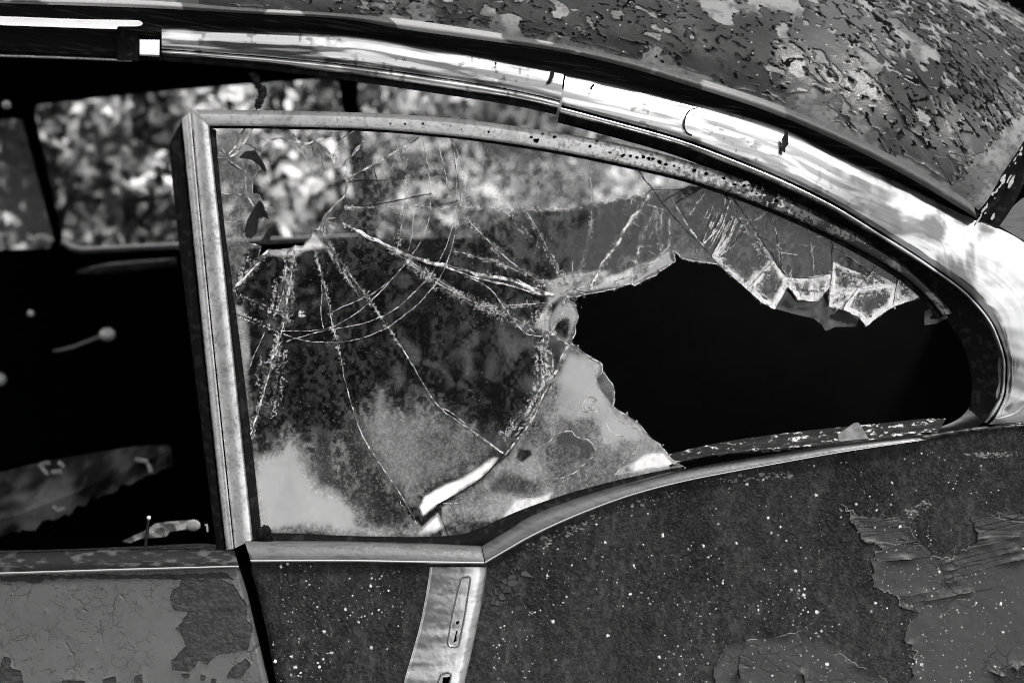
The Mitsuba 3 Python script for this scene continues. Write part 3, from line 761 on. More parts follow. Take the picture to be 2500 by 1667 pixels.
HOLE = Polygon(Zm(500, 280, 5.6, [(880, 370), (960, 340), (1060, 330), (1240, 370), (1350, 400), (1280, 420), (1340, 530), (1480, 850), (1620, 820), (1600, 500), (1660, 480), (1740, 600), (1680, 740), (1830, 730), (1900, 770), (1930, 890), (1945, 960), (1910, 1110), (1780, 1240), (1650, 1370), (1600, 1440), (1560, 1568)]) + Zm(540, 560, 4.704, [(1040, 10), (1050, 90), (960, 150), (950, 200), (850, 190), (760, 230), (550, 235), (430, 330), (455, 200), (300, 150), (262, 60)]) + Zm(500, 280, 5.6, [(700, 1500), (800, 1440), (830, 1280), (740, 1090), (650, 1080), (650, 880), (760, 740), (690, 640), (740, 560), (800, 470)])).buffer(0)
GL = GL.difference(HOLE)
if GL.geom_type == 'MultiPolygon': GL = max(GL.geoms, key=lambda g: g.area)

C, F = [], []   # cracks: (points, width px, kind); kind w = white, d = dark, s = rod of splintered glass


def ck(z, kind, w, *lines, fringe=0):
    for l in lines:
        C.append((Zm(*z, l), w, kind, fringe))


Zc, Zd, Ze, Zf, Zg, Zh, Zi = (840, 160, 2.8), (540, 560, 4.704), (560, 1000, 2.8), (1880, 560, 5.6), (1500, 430, 5.6), (500, 280, 5.6), (830, 550, 2.8)
Zj, Zk = (1060, 820, 3.672), (1280, 600, 5.6)
ck(Zc, 's', 5, [(20, 775), (200, 680), (400, 560), (530, 480)], fringe=0.3)
ck(Zc, 'd', 4, [(0, 965), (250, 945), (450, 905), (600, 875)])
ck(Zc, 'w', 2.4, [(0, 972), (400, 967), (600, 968), (770, 970), (850, 975), (1250, 985), (1550, 980), (1700, 960), (1850, 915), (2060, 880)], fringe=0.5)
ck(Zc, 'w', 2.0, [(530, 480), (570, 680), (595, 880), (590, 1000), (540, 1170), (450, 1310), (300, 1480), (180, 1568)], [(625, 490), (680, 680), (720, 920)], [(725, 490), (770, 760), (765, 960), (740, 1100), (660, 1320), (560, 1470), (470, 1560)], [(790, 800), (795, 990), (780, 1070), (740, 1230), (690, 1380), (620, 1500), (560, 1568)], [(475, 990), (465, 1150), (440, 1270)])
ck(Zc, 'w', 2.2, [(735, 500), (800, 680), (845, 970)], [(405, 575), (430, 700), (430, 880), (410, 980), (375, 1200), (365, 1260)], fringe=0.5)
ck(Zc, 'd', 3, [(735, 500), (765, 700), (790, 820)], [(600, 965), (700, 945), (780, 925)], [(200, 690), (260, 900)], [(30, 800), (100, 785), (290, 785)])
ck(Zc, 'w', 2.6, [(770, 980), (920, 1130), (1080, 1290), (1250, 1420), (1420, 1510)], [(1230, 985), (1330, 1130), (1420, 1320), (1510, 1470)], fringe=1.2)
ck(Zc, 'w', 2.0, [(1680, 630), (1690, 900), (1690, 1080), (1640, 1300), (1610, 1450)], fringe=0.7)
ck(Zc, 'd', 3, [(2000, 700), (2110, 850)])
ck(Zc, 's', 8, [(0, 1085), (250, 1210), (440, 1300), (700, 1370), (900, 1430), (1150, 1470), (1350, 1560), (1440, 1568)], fringe=0.5)
ck(Zc, 's', 4, [(700, 1370), (900, 1450), (1120, 1500), (1300, 1560)], [(300, 1240), (480, 1320), (690, 1365)], [(1180, 1460), (1330, 1530), (1440, 1565)])
ck(Zc, 'w', 2.2, [(300, 1250), (450, 1340), (650, 1470), (800, 1568)], fringe=1.0)
ck(Zc, 's', 9, [(2080, 890), (1950, 1090), (1800, 1310), (1690, 1520)], fringe=1.6)
ck(Zc, 'w', 2.2, [(2130, 990), (2030, 1200), (1970, 1480)], fringe=1.2)
ck(Zc, 'w', 2.0, [(750, 1270), (950, 1320), (1080, 1360), (1250, 1440)], fringe=0.8)
ck(Zc, 'd', 3, [(2060, 880), (2110, 850), (2300, 850), (2352, 840)])
ck(Zd, 's', 7, [(105, 710), (320, 500), (540, 235)], fringe=1.4)
ck(Zd, 'd', 3, [(105, 715), (350, 830), (650, 950), (715, 965)], [(90, 940), (350, 1040), (680, 1165)], fringe=1.0)
ck(Zd, 's', 4, [(850, 185), (830, 380), (760, 800), (700, 1150), (600, 1450), (570, 1568)], fringe=1.4)
ck(Zd, 'w', 3, [(760, 230), (730, 600), (650, 940)], fringe=1.4)
ck(Zd, 'w', 2.4, [(1070, 180), (1120, 420), (1180, 600), (1230, 850), (1280, 1100), (1330, 1300), (1390, 1568)], fringe=0.6)
ck(Zd, 'w', 2.2, [(1120, 400), (1160, 650), (1145, 960), (1180, 1140)])
ck(Zd, 'w', 3.0, [(1150, 0), (1280, 230), (1450, 480), (1650, 740), (1830, 1000), (2000, 1250), (2200, 1560)], fringe=0.5)
ck(Zd, 'w', 2.0, [(1190, 180), (1400, 500), (1600, 790)], fringe=0.7)
ck(Zd, 'w', 2.4, [(680, 1165), (900, 1170), (1200, 1140), (1450, 1030), (1700, 840), (1900, 640), (2100, 420), (2200, 310)], [(715, 1200), (900, 1260), (1100, 1295), (1350, 1295), (1600, 1250), (1900, 1130), (2150, 950), (2352, 770)], [(750, 1290), (1000, 1210), (1260, 1150), (1500, 1110), (1830, 1005), (2050, 880), (2200, 740), (2352, 580)], [(1250, 965), (1400, 890), (1600, 800), (1700, 700)])
ck(Zd, 'w', 2.4, [(500, 1180), (420, 1350), (330, 1568)])
ck(Ze, 'w', 2.6, [(843, -20), (920, 200), (1050, 400), (1200, 630), (1300, 820)], [(1450, -10), (1480, 0), (1700, 180), (1870, 300)])
ck(Zi, 'w', 3.0, [(330, 690), (480, 930), (680, 1240), (900, 1400), (1120, 1560)])
ck(Zi, 'w', 2.5, [(0, 870), (80, 1230), (160, 1450), (240, 1568)])
ck((0, 550, 2.8), 's', 4, [(1905, 740), (1800, 1150), (1700, 1470)], fringe=1.2)
ck(Zi, 's', 5, [(1560, 820), (1430, 1080), (1310, 1330), (1200, 1480), (1130, 1568)])
ck(Ze, 'd', 4, [(1870, 300), (1800, 400), (1650, 520), (1420, 660)], [(1420, 660), (1460, 760), (1500, 870)])
ck(Zi, 'w', 3, [(1390, 770), (1395, 900), (1440, 1050)], [(1430, 850), (1460, 950), (1440, 1050)], [(1440, 740), (1570, 820)], [(850, 350), (1020, 430), (1150, 600), (1300, 750), (1400, 760)], fringe=0.3)
ck(Zi, 'w', 2.4, [(450, 240), (660, 390), (950, 540), (1180, 630), (1340, 740)], fringe=1.8)
ck(Zi, 'w', 2.2, [(1000, 550), (1200, 545), (1400, 530)], fringe=1.2)
ck(Zf, 'd', 3.2, [(70, 0), (130, 300), (190, 600), (220, 640)], [(850, 110), (850, 500), (830, 700), (800, 1050)], [(230, 650), (450, 665), (830, 600)], [(1480, 460), (1330, 640), (1180, 830), (1040, 1010), (980, 1110)], [(1775, 600), (1730, 760), (1680, 1050)], [(1500, 450), (1770, 620), (1980, 750)], [(1760, 735), (1980, 745)], [(340, 830), (700, 850)], [(0, 280), (190, 600)], [(180, 650), (40, 920)])
ck(Zf, 'w', 2.0, [(525, 0), (560, 200), (600, 480), (610, 980)], [(840, 210), (1100, 390), (1370, 560), (1710, 745)], [(860, 450), (1100, 550), (1330, 640)], [(830, 890), (1180, 825), (1500, 780), (1720, 745)], [(640, 110), (740, 70)])
ck(Zg, 'd', 3.6, [(370, 0), (540, 200)], [(540, 210), (750, 480), (1000, 760), (1230, 990), (1420, 1200), (1600, 1390), (1810, 1568)], [(690, 340), (830, 240), (1100, 110)], [(840, 370), (1250, 140)], [(1590, 260), (1750, 480), (1910, 720), (2080, 1000), (2200, 1180), (2340, 1380)], [(1460, 210), (1600, 350)], [(2160, 1160), (1820, 1540)], [(1800, 720), (1590, 950)])
ck(Zg, 's', 4, [(800, 280), (920, 560), (1100, 820), (1230, 970)], [(1520, 310), (1420, 640), (1220, 920)], [(1660, 560), (1550, 850), (1340, 1080)], [(1580, 330), (1480, 650), (1300, 980)])
ck(Zg, 'w', 2.2, [(1240, 230), (1030, 540)], [(1900, 615), (2120, 480)], [(2120, 480), (2200, 720), (2260, 1050), (2310, 1300)], [(600, 450), (570, 600), (660, 1020)], [(750, 580), (760, 950)], [(430, 380), (600, 440)], [(640, 450), (640, 800)], [(0, 1440), (270, 1340), (560, 1160), (750, 950)], fringe=0.6)
ck(Zh, 's', 6, [(160, 590), (290, 590), (600, 290), (660, 190)], [(560, 180), (500, 280), (300, 580)], [(1540, 370), (1760, 560)], [(1900, 770), (1900, 680), (2000, 580), (2220, 270)], [(1160, 210), (1280, 370), (1350, 400), (1540, 350), (1800, 230)])
ck(Zh, 'w', 3.2, [(440, 500), (600, 310)], [(310, 610), (520, 770)], [(170, 1050), (400, 1090), (560, 1080)], [(560, 1080), (560, 800), (500, 620)], [(740, 290), (800, 180)], [(740, 290), (870, 370)], [(1760, 560), (1840, 380), (2060, 220)], [(560, 1100), (680, 1270)], [(210, 1480), (600, 1440)], [(160, 230), (150, 590), (170, 1050)])
ck(Zh, 'd', 3, [(440, 510), (560, 400), (700, 480)], [(1450, 380), (1480, 480)], [(310, 620), (420, 720), (510, 760)])

ck(Zj, 'w', 2.6, [(1000, 130), (1050, 150), (1065, 220), (1045, 330)], [(985, 30), (980, 150), (1010, 280), (1040, 330), (1045, 400)], [(1210, 90), (1130, 260), (1050, 420)], [(1010, 990), (1080, 900), (1150, 860), (1225, 850), (1270, 900), (1380, 930), (1430, 990), (1450, 1030), (1470, 940)], [(1090, 1280), (1230, 1240), (1340, 1150), (1430, 1080)])
ck(Zj, 'w', 1.8, [(1560, 640), (1620, 720), (1700, 790), (1850, 830)], [(1540, 780), (1600, 870), (1700, 900)], [(1860, 860), (1830, 1000), (1700, 1130), (1640, 1230)], [(1215, 70), (1370, 190), (1500, 250), (1510, 300), (1440, 375)], [(1510, 300), (1610, 460), (1620, 560), (1600, 630)], [(1000, 1330), (1100, 1320), (1200, 1270)], [(1360, 1230), (1380, 1280)], [(1470, 1190), (1500, 1240)], [(80, 1500), (180, 1500), (290, 1455)])
ck(Zj, 'd', 2.4, [(1045, 430), (960, 600), (850, 790), (740, 900), (720, 960), (600, 1090), (450, 1250), (250, 1390), (30, 1510)], [(700, 1420), (880, 1440), (960, 1400), (1000, 1340), (1050, 1345)], [(930, 1430), (960, 1510)])
ck(Zk, 'w', 2.2, [(650, 210), (665, 450)], [(360, 1190), (560, 870)], [(330, 960), (380, 830), (340, 780)], [(280, 1260), (240, 1150), (330, 970)], [(370, 1220), (600, 1350)])
rs = np.random.default_rng(23)
for (x_, y_), n_, r_ in [((1392, 706), 26, 34), ((1545, 478), 12, 22), ((786, 540), 26, 30), ((640, 598), 16, 24), ((716, 604), 12, 20), ((838, 440), 12, 20), ((658, 350), 8, 14), ((1341, 817), 10, 16), ((549, 385), 9, 16), ((813, 382), 7, 14), ((1925, 676), 7, 14)]:
    for q_ in range(n_):   # splinters round each point of impact
        a_ = rs.uniform(0, 6.283); d_ = rs.uniform(0.1, 0.5) * r_; l_ = rs.uniform(0.3, 1.1) * r_
        b_ = a_ + rs.normal() * 0.35
        p0 = (x_ + math.cos(a_) * d_, y_ + math.sin(a_) * d_)
        C.append(([p0, (p0[0] + math.cos(b_) * l_ * 0.5 + rs.normal(), p0[1] + math.sin(b_) * l_ * 0.5 + rs.normal()), (p0[0] + math.cos(b_) * l_, p0[1] + math.sin(b_) * l_)], rs.uniform(1.6, 3.6), 'w', 0))
zone = Polygon([(1480, 470), (1600, 440), (1760, 470), (2020, 580), (2230, 700), (2100, 800), (1890, 760), (1750, 650), (1650, 640), (1540, 700), (1440, 700)])
while len(C) < 330:   # fine secondary cracks of the shards along the hole
    c_ = np.array([rs.uniform(1440, 2240), rs.uniform(440, 800)])
    if not zone.contains(Point(*c_)): continue
    a_ = rs.choice([0.75, 2.2, 1.6, 0.2]) + rs.normal() * 0.3; l_ = rs.uniform(10, 48)
    C.append(([tuple(c_), tuple(c_ + np.array([math.cos(a_), math.sin(a_)]) * l_ * 0.5 + rs.normal(size=2) * 1.5), tuple(c_ + np.array([math.cos(a_), math.sin(a_)]) * l_)], rs.uniform(0.9, 2.2), 'w' if rs.random() < 0.75 else 'd', 0))
for q_ in range(26):   # long wrinkles of the torn interlayer between the hanging shards
    t_ = q_ / 25; x0_, y0_ = 1735 + 60 * t_ + rs.normal() * 3, 505 + 45 * t_ + rs.normal() * 8
    l_ = rs.uniform(25, 95); sl_ = -0.42 - 0.1 * t_ + rs.normal() * 0.04
    C.append(([(x0_, y0_), (x0_ + sl_ * l_ * 0.5 + rs.normal() * 1.5, y0_ + l_ * 0.5), (x0_ + sl_ * l_, y0_ + l_)], rs.uniform(1.2, 2.8), 'w' if rs.random() < 0.7 else 'd', 0))
lines = [LineString(c[0]) for c in C if LineString(c[0]).length > 45]
ext = []
for l in lines:   # let cracks reach a little further so that they close the shards
    p = np.array(l.coords)
    a = p[0] + (p[0] - p[1]) / np.linalg.norm(p[0] - p[1]) * 7; b = p[-1] + (p[-1] - p[-2]) / np.linalg.norm(p[-1] - p[-2]) * 7
    ext.append(LineString([a, *p, b]))
net = unary_union([GL.boundary, *ext])
faces = [g for g in polygonize(net) if GL.buffer(1).contains(g.representative_point())]
big = [g for g in faces if g.area > 260]
small = [g for g in faces if g.area <= 260]
for s in small:   # slivers go to the neighbour they share most edge with
    sh = [s.buffer(0.4).intersection(b).area for b in big]
    k = int(np.argmax(sh))
    if sh[k] > 0:
        u = big[k].union(s).buffer(0.3).buffer(-0.3)
        if u.geom_type == 'Polygon': big[k] = u

# the film that clouds the panes: drawn stains with soft edges
A_ = lambda z, l: Polygon(Zm(*z, l)).buffer(0)
STAINS = [
    (Polygon([(500, 280), (2300, 280), (2300, 480), (1700, 470), (1400, 520), (1180, 560), (880, 570), (500, 560)]), 0.065, 60),
    (Polygon([(1100, 330), (1500, 380), (1620, 460), (1450, 490), (1150, 500), (1080, 420)]), 0.11, 60),
    (Polygon([(640, 620), (1400, 720), (1350, 860), (1320, 1000), (1150, 1080), (700, 1060), (600, 800)]), 0.022, 40),
    (Polygon([(860, 1010), (1060, 990), (1235, 1090), (1120, 1170), (980, 1220), (880, 1150)]), 0.19, 50),
    (Polygon([(620, 1090), (860, 1060), (960, 1260), (900, 1290), (660, 1240)]), 0.13, 40),
    (A_(Ze, [(1010, -160), (1080, -160), (1085, 0), (1075, 300), (1020, 320), (1000, 0)]), 0.22, 22),
    (Polygon([(1393, 836), (1469, 889), (1500, 975), (1609, 1082), (1690, 1150), (1544, 1172), (1401, 1212), (1250, 1280), (1080, 1310), (1075, 1240), (1180, 1170), (1245, 1100), (1340, 940)]), 0.27, 6),
    (A_(Zi, [(1570, 860), (1760, 960), (1830, 1200), (2000, 1400), (1800, 1500), (1740, 1350), (1560, 1340), (1450, 1300), (1480, 1050)]), 0.42, 24),
    (A_(Zi, [(1470, 1420), (1580, 1400), (1700, 1460), (1750, 1540), (1640, 1600), (1500, 1568)]), 0.16, 8),
    (A_((830, 1107, 2.8), [(1880, 150), (2080, 10), (2200, 0), (2270, 70), (2100, 100)]), 0.72, 6),
    (A_((830, 1107, 2.8), [(1120, 440), (1200, 320), (1360, 300), (1440, 270), (1420, 330), (1180, 450)]), 0.66, 6),
    (A_((830, 1107, 2.8), [(680, 490), (980, 470), (1120, 440), (1180, 460), (1050, 560), (760, 580)]), 0.08, 10),
    (A_(Ze, [(180, 335), (300, 310), (365, 240), (400, 150), (465, 200), (500, 350), (585, 545), (780, 600), (865, 690), (880, 760), (1000, 818), (1150, 806), (1250, 780), (1320, 860), (1100, 872), (800, 852), (640, 822), (560, 806), (290, 852), (200, 870), (190, 620), (165, 450)]), 0.46, 26),
    (A_(Ze, [(1300, 660), (1330, 600), (1450, 530), (1600, 460), (1750, 360), (1830, 330), (1800, 395), (1650, 505), (1420, 650), (1330, 710)]), 0.97, 5),
    (A_(Ze, [(1330, 800), (1420, 715), (1450, 800), (1400, 832), (1300, 850)]), 0.66, 7),
    (A_(Ze, [(1260, 710), (1330, 715), (1370, 740), (1310, 765), (1270, 745)]), 0.02, 5),
    (Polygon(Zm(540, 560, 4.704, [(530, 240), (700, 235), (960, 160), (1050, 20), (1190, 190), (960, 240), (850, 320), (560, 310)])), 0.55, 5),
    (Polygon([(515, 300), (880, 300), (860, 350), (800, 500), (780, 560), (620, 500), (640, 600), (520, 600)]), 0.15, 8),
    (Polygon(Zm(540, 560, 4.704, [(20, 0), (260, 0), (290, 150), (250, 400), (120, 640), (60, 560)])), 0.2, 8),
    (Polygon(Zm(540, 560, 4.704, [(110, 850), (250, 880), (300, 1100), (330, 1500), (300, 1700), (380, 2200), (330, 2600), (180, 1500)])), 0.30, 8),
    (A_(Zi, [(1400, 400), (1530, 330), (1650, 310), (1990, 330), (2250, 170), (2290, 260), (2000, 410), (1700, 440), (1530, 500), (1420, 560), (1440, 740), (1330, 700), (1420, 520)]), 0.50, 6),
    (A_(Zk, [(540, 760), (700, 800), (745, 970), (700, 1100), (620, 1330), (360, 1190), (330, 960)]), 0.40, 4),
    (A_(Zk, [(740, 560), (860, 400), (960, 330), (1180, 330), (1280, 380), (1680, 230), (1690, 330), (1500, 440), (950, 590)]), 0.80, 7),
    (A_(Zk, [(1080, 420), (1180, 300), (1230, 180), (1350, 150), (1480, 170), (1500, 240), (1320, 350)]), 0.10, 9),
    (A_(Zk, [(440, 1070), (560, 965), (630, 1000), (640, 1150), (600, 1260), (480, 1225), (420, 1160)]), 0.02, 2.5),
    (A_(Zk, [(290, 1410), (350, 1420), (390, 1520), (370, 1650), (330, 1720), (290, 1600)]), 0.03, 2),
    (A_(Zj, [(1190, 150), (1330, 230), (1450, 400), (1540, 560), (1560, 640), (1480, 700), (1380, 520), (1200, 480), (1100, 420)]), 0.46, 18),
    (A_(Zj, [(1090, 900), (1150, 862), (1225, 855), (1280, 915), (1400, 950), (1440, 1020), (1400, 1100), (1290, 1090), (1300, 1000), (1180, 960), (1100, 990)]), 0.03, 3),
    (A_(Zj, [(740, 1000), (860, 1010), (870, 1050), (780, 1120), (720, 1080)]), 0.06, 5),
    (A_(Zj, [(1560, 660), (1620, 720), (1850, 850), (1840, 950), (1600, 940), (1500, 850)]), 0.46, 14),
    (A_(Zj, [(620, 1210), (720, 1230), (1000, 1320), (900, 1430), (700, 1420), (440, 1390)]), 0.13, 14),
    (A_(Zj, [(1440, 370), (1510, 310), (1610, 460), (1620, 560), (1590, 620), (1540, 540), (1460, 440)]), 0.06, 4),
    (Polygon([(1640, 470), (1760, 450), (2000, 560), (2240, 700), (2190, 760), (2110, 800), (1890, 760), (1750, 650), (1660, 640)]), 0.06, 14),
]
# right-hand hanging shards: white creeping in from their edges
CREEP = Polygon([(1640, 600), (1760, 560), (1880, 600), (1960, 590), (2090, 650), (2200, 690), (2260, 720), (2100, 820), (1880, 780), (1740, 670)])


def film(p):
    base = np.full(len(p), 0.03)
    wv = np.stack([n2(p, 60, 5, 3) - 0.5, n2(p, 60, 6, 3) - 0.5], 1) * 14
    pts = shapely.points(p + wv)
    for poly, val, soft in STAINS:
        d = shapely.distance(poly.boundary, pts) * np.where(shapely.contains(poly, pts), 1, -1)
        t = np.clip((d + soft) / (2 * soft), 0, 1); t = t * t * (3 - 2 * t)
        base = base + (val - base) * t
    return base


HEDGE = LineString(right_edge[:45])


def creep(p, g):
    """millimetres to the edge the milky creep starts from, less its width"""
    d = shapely.distance(g.boundary, shapely.points(p)) * 0.39
    c = CREEP.contains(g.representative_point())
    if c:
        e = shapely.distance(HEDGE, shapely.points(p))
        return d - 6.0 * np.clip(1.15 - e / 105, 0.0, 1) - 0.2
    return d - np.where(GL.boundary.distance(g.representative_point()) < 60, 0.3, -1.6) + 3.0


shapely.prepare(GL)
for k, g in enumerate(big):
    r = np.random.default_rng(100 + k)
    tilt = r.normal(size=2) * (0.005 if g.area > 6000 or 830 < g.centroid.x < 1380 else (0.05 if g.centroid.x > 1480 else 0.035)); c0 = np.array(g.centroid.coords[0])
    far = g.area < 2500
    base_o = -0.0105 + r.normal() * 0.0004
    v, f, px = sheet(g.buffer(-0.35) if g.buffer(-0.35).geom_type == 'Polygon' else g, 3.0 if g.area < 60000 else 3.6, lambda p: base_o + ((p - c0) * 0.00039) @ tilt + 0.00022 * (n2(p, 160, k, 2) - 0.5))
    put(num(f'{thing_q}__glass_shard'), (v, f), 'm_glass', smooth=True, uv=np.stack([film(px), creep(px, g)], 1))

# broken edges: thick glass seen end on
ew, ed = [], []
for bnd in [LineString(right_edge), HOLE.exterior]:
    n = int(bnd.length / 4)
    q = np.array([bnd.interpolate(i / n, normalized=True).coords[0] for i in range(n + 1)])
    r = np.random.default_rng(77)
    q = q + r.normal(size=q.shape) * 0.5
    w = 2.2 + 3.2 * n2(q, 40, 9, 3) ** 2
    a = surf(q[:, 0], q[:, 1], -0.0098); nrm = np.gradient(q, axis=0); nrm = np.stack([-nrm[:, 1], nrm[:, 0]], 1); nrm /= np.linalg.norm(nrm, axis=1, keepdims=True) + 1e-9
    b = surf(*(q + nrm * w[:, None]).T, -0.0135); c = surf(*(q + nrm * w[:, None] * 0.2).T, -0.0150)
    m = len(q); i = np.arange(m - 1)
    ew.append((np.concatenate([a, b, c]), np.concatenate([np.stack([i, i + 1, i + m + 1], 1), np.stack([i, i + m + 1, i + m], 1), np.stack([i + m, i + m + 1, i + 2 * m + 1], 1), np.stack([i + m, i + 2 * m + 1, i + 2 * m], 1)])))
for e in ew:
    put(num(f'{thing_q}__broken_edge'), e, 'm_edge')

cr_m = []; r = np.random.default_rng(31); bl = LineString(right_edge)
for q in range(420):
    c = np.array(bl.interpolate(r.random(), normalized=True).coords[0]) + r.normal(size=2) * 2.2
    if q > 300: c = np.array((1388, 708)) + r.normal(size=2) * [26, 20]
    a = r.uniform(0, 6.283, 3); R_ = r.uniform(1.0, 4.2); pp = c + np.stack([np.cos(a), np.sin(a)], 1) * R_
    o3 = -0.0095 + r.uniform(-0.002, 0.0015, 3); v3 = surf(pp[:, 0], pp[:, 1], o3); w3 = surf(pp[:, 0], pp[:, 1], o3 - 0.0015)
    cr_m.append((np.concatenate([v3, w3]), np.array([[0, 1, 2], [3, 5, 4], [0, 3, 4], [0, 4, 1], [1, 4, 5], [1, 5, 2], [2, 5, 3], [2, 3, 0]])))
put(f'{thing_q}__glass_crumb', join(*cr_m), 'm_edge', kind='stuff', label='tiny crumbs of crushed glass along the torn edge')

for bnd in [LineString(right_edge), HOLE.exterior]:  # bright tubes: light caught by the broken edges, put into shape and colour
    n = int(bnd.length / 3); q = np.array([bnd.interpolate(i / n, normalized=True).coords[0] for i in range(n + 1)])
    q = q + np.stack([n2(q, 9, 41, 2) - 0.5, n2(q, 9, 42, 2) - 0.5], 1) * 3
    put(num(f'{thing_q}__edge_glint'), tube(surf(q[:, 0], q[:, 1], -0.0094), (0.10 + (1.25 if bnd is not None and bnd.is_ring else 0.8) * n2(q, 16, 43, 3) ** 2.2) * 1e-3, 4), 'm_crack', smooth=True)

# inner layer of the laminated pane still hanging behind the torn edge
INNER = [Polygon(Zm(1880, 560, 5.6, [(60, 1080), (200, 800), (330, 960), (640, 990), (720, 900), (800, 1060), (1000, 1100), (1220, 1200), (1180, 1330), (900, 1330), (760, 1390), (700, 1300), (600, 1220), (300, 1150)])).buffer(0),
         Polygon(Zm(1500, 430, 5.6, [(790, 980), (900, 830), (1000, 830), (1020, 990), (1220, 1000), (1400, 1200), (1150, 1180), (930, 1130)])).buffer(0),
         Polygon(Zm(830, 550, 2.8, [(1570, 810), (1790, 940), (1800, 990), (1875, 1100), (1878, 1200), (1800, 1120), (1740, 1040), (1680, 930)])).buffer(0),
         Polygon(Zm(1880, 560, 5.6, [(1680, 1060), (2040, 850), (2100, 900), (2000, 960)])).buffer(0),
         Polygon(Zm(2180, 740, 2.8, [(215, 60), (300, 10), (285, 60), (250, 105), (300, 110), (370, 80), (375, 100), (300, 140), (215, 150)])).buffer(0)]
scene['m_inner'] = {'type': 'blendbsdf', 'weight': mikit.proc(lambda p, n, uv: 0.10 + 0.25 * smo(0.45, 0.7, fb(p.x * 70, p.z * 70, 2.0, 3))), 'a': {'type': 'thindielectric', 'int_ior': 1.5}, 'b': two({'type': 'diffuse', 'reflectance': {'type': 'rgb', 'value': [0.35] * 3}})}
for g in INNER:
    v, f, px = sheet(g, 4, lambda p: -0.0185 + 0.004 * (n2(p, 50, 3, 2) - 0.5))
    put(num(f'{thing_q}__inner_layer'), (v, f), 'm_inner', smooth=True)

# cracks as ridges of splintered glass
fr_src = []
for k, (pts, w, kind, fringe) in enumerate(C):
    l = LineString(pts); n = max(6, int(l.length / 3.2)); q = curve(pts, n)
    q = q + np.stack([n2(q, 14, 200 + k, 2) - 0.5, n2(q, 14, 300 + k, 2) - 0.5], 1) * 3.0
    inside_ = shapely.contains_xy(GL.buffer(3), q[:, 0], q[:, 1])
    R = w * 0.39e-3 * 0.5 * (0.28 + 1.5 * n2(q, 10, 400 + k, 3) ** 1.6)
    ms = []
    if kind == 's':
        for j in range(3):
            qq = q + np.stack([n2(q, 30, 500 + k * 7 + j, 2) - 0.5, n2(q, 30, 600 + k * 7 + j, 2) - 0.5], 1) * w * 1.7
            sel = np.split(np.arange(n), np.where(~inside_)[0])
            for s in sel:
                s = s[inside_[s]]
                if len(s) > 3: ms.append(tube(surf(qq[s, 0], qq[s, 1], -0.0092), R[s] * [0.62, 0.42, 0.36][j], 4))
    else:
        dash = inside_
        for s in np.split(np.arange(n), np.where(~dash)[0]):
            s = s[dash[s]]
            if len(s) > 2: ms.append(tube(surf(q[s, 0], q[s, 1], -0.0094), R[s] * (0.76 if kind == 'd' else 0.80), 4))
    if ms: put(num(f'{thing_q}__crack'), join(*ms), 'm_dark_crack' if kind == 'd' else 'm_crack', smooth=True)
    if fringe: fr_src.append((q[inside_], fringe))

def fp(z, l, s):
    q = curve(Zm(*z, l), max(6, int(LineString(Zm(*z, l)).length / 3.2))); fr_src.append((q, s))


fp(Zj, [(980, 60), (990, 250), (1000, 420), (930, 560), (850, 700), (760, 800), (650, 950)], 2.2)
fp(Zj, [(900, 60), (950, 250), (950, 420), (880, 560), (790, 700), (700, 800), (620, 900)], 2.0)
fp(Zk, [(330, 800), (300, 900), (230, 1050), (120, 1080)], 2.4)
fp(Zk, [(250, 780), (230, 880), (160, 1000)], 2.2)
fp(Zi, [(640, 400), (850, 500), (1000, 570), (1130, 640)], 2.2)
fp(Zi, [(1000, 330), (1200, 400), (1400, 430), (1500, 400)], 1.2)
fp(Zc, [(1130, 1000), (1200, 1100), (1330, 1230)], 1.2)
fp((0, 550, 2.8), [(1900, 350), (1880, 550), (1850, 620)], 2.2)
fp((0, 550, 2.8), [(1990, 350), (1980, 560), (1960, 700)], 2.0)
fp((0, 550, 2.8), [(1930, 850), (1900, 1100), (1840, 1300)], 2.4)
fp((0, 550, 2.8), [(1800, 920), (1770, 1080)], 2.0)
fp((0, 550, 2.8), [(1600, 100), (1680, 220), (1640, 400)], 1.6)
fp(Ze, [(1160, 650), (1200, 740)], 2.0)
for g_ in big:   # the creep also runs inside the edges of the shards that hang at the hole
    if CREEP.contains(g_.representative_point()):
        b_ = g_.buffer(-11)
        for gg in getattr(b_, 'geoms', [b_]):
            if gg.area > 150: fr_src.append((np.array([gg.exterior.interpolate(i / max(8, int(gg.length / 3)), normalized=True).coords[0] for i in range(max(8, int(gg.length / 3)))]), 2.0))

# worm-like creeping of the interlayer beside the cracks
wm = []; r = np.random.default_rng(19)
for q, s in fr_src:
    if len(q) < 4: continue
    t = np.gradient(q, axis=0); t /= np.linalg.norm(t, axis=1, keepdims=True) + 1e-9; nr = np.stack([-t[:, 1], t[:, 0]], 1)
    for i in range(len(q)):
        for sg in (-1, 1, -1, 1):
            if r.random() > 0.16 + 0.26 * s: continue
            L = r.uniform(2.5, 5) * (0.55 + 0.5 * s); a = q[i] + nr[i] * sg * r.uniform(1, 2.5 + 9 * max(0, s - 0.6) * r.random()) + t[i] * r.normal() * 2
            d = nr[i] * sg + t[i] * r.normal() * 0.5; path = [a]; m = int(np.clip(L / 1.7, 3, 9))
            for _ in range(m):
                th = r.normal() * 0.75; cs, sn = math.cos(th), math.sin(th); d = np.array([d[0] * cs - d[1] * sn, d[0] * sn + d[1] * cs]); d /= np.linalg.norm(d)
                path.append(path[-1] + d * 1.9)
            path = np.array(path)
            if shapely.contains_xy(GL, path[:, 0], path[:, 1]).all():
                wm.append(tube(surf(path[:, 0], path[:, 1], -0.0096), r.uniform(0.16, 0.32) * 1e-3, 3))
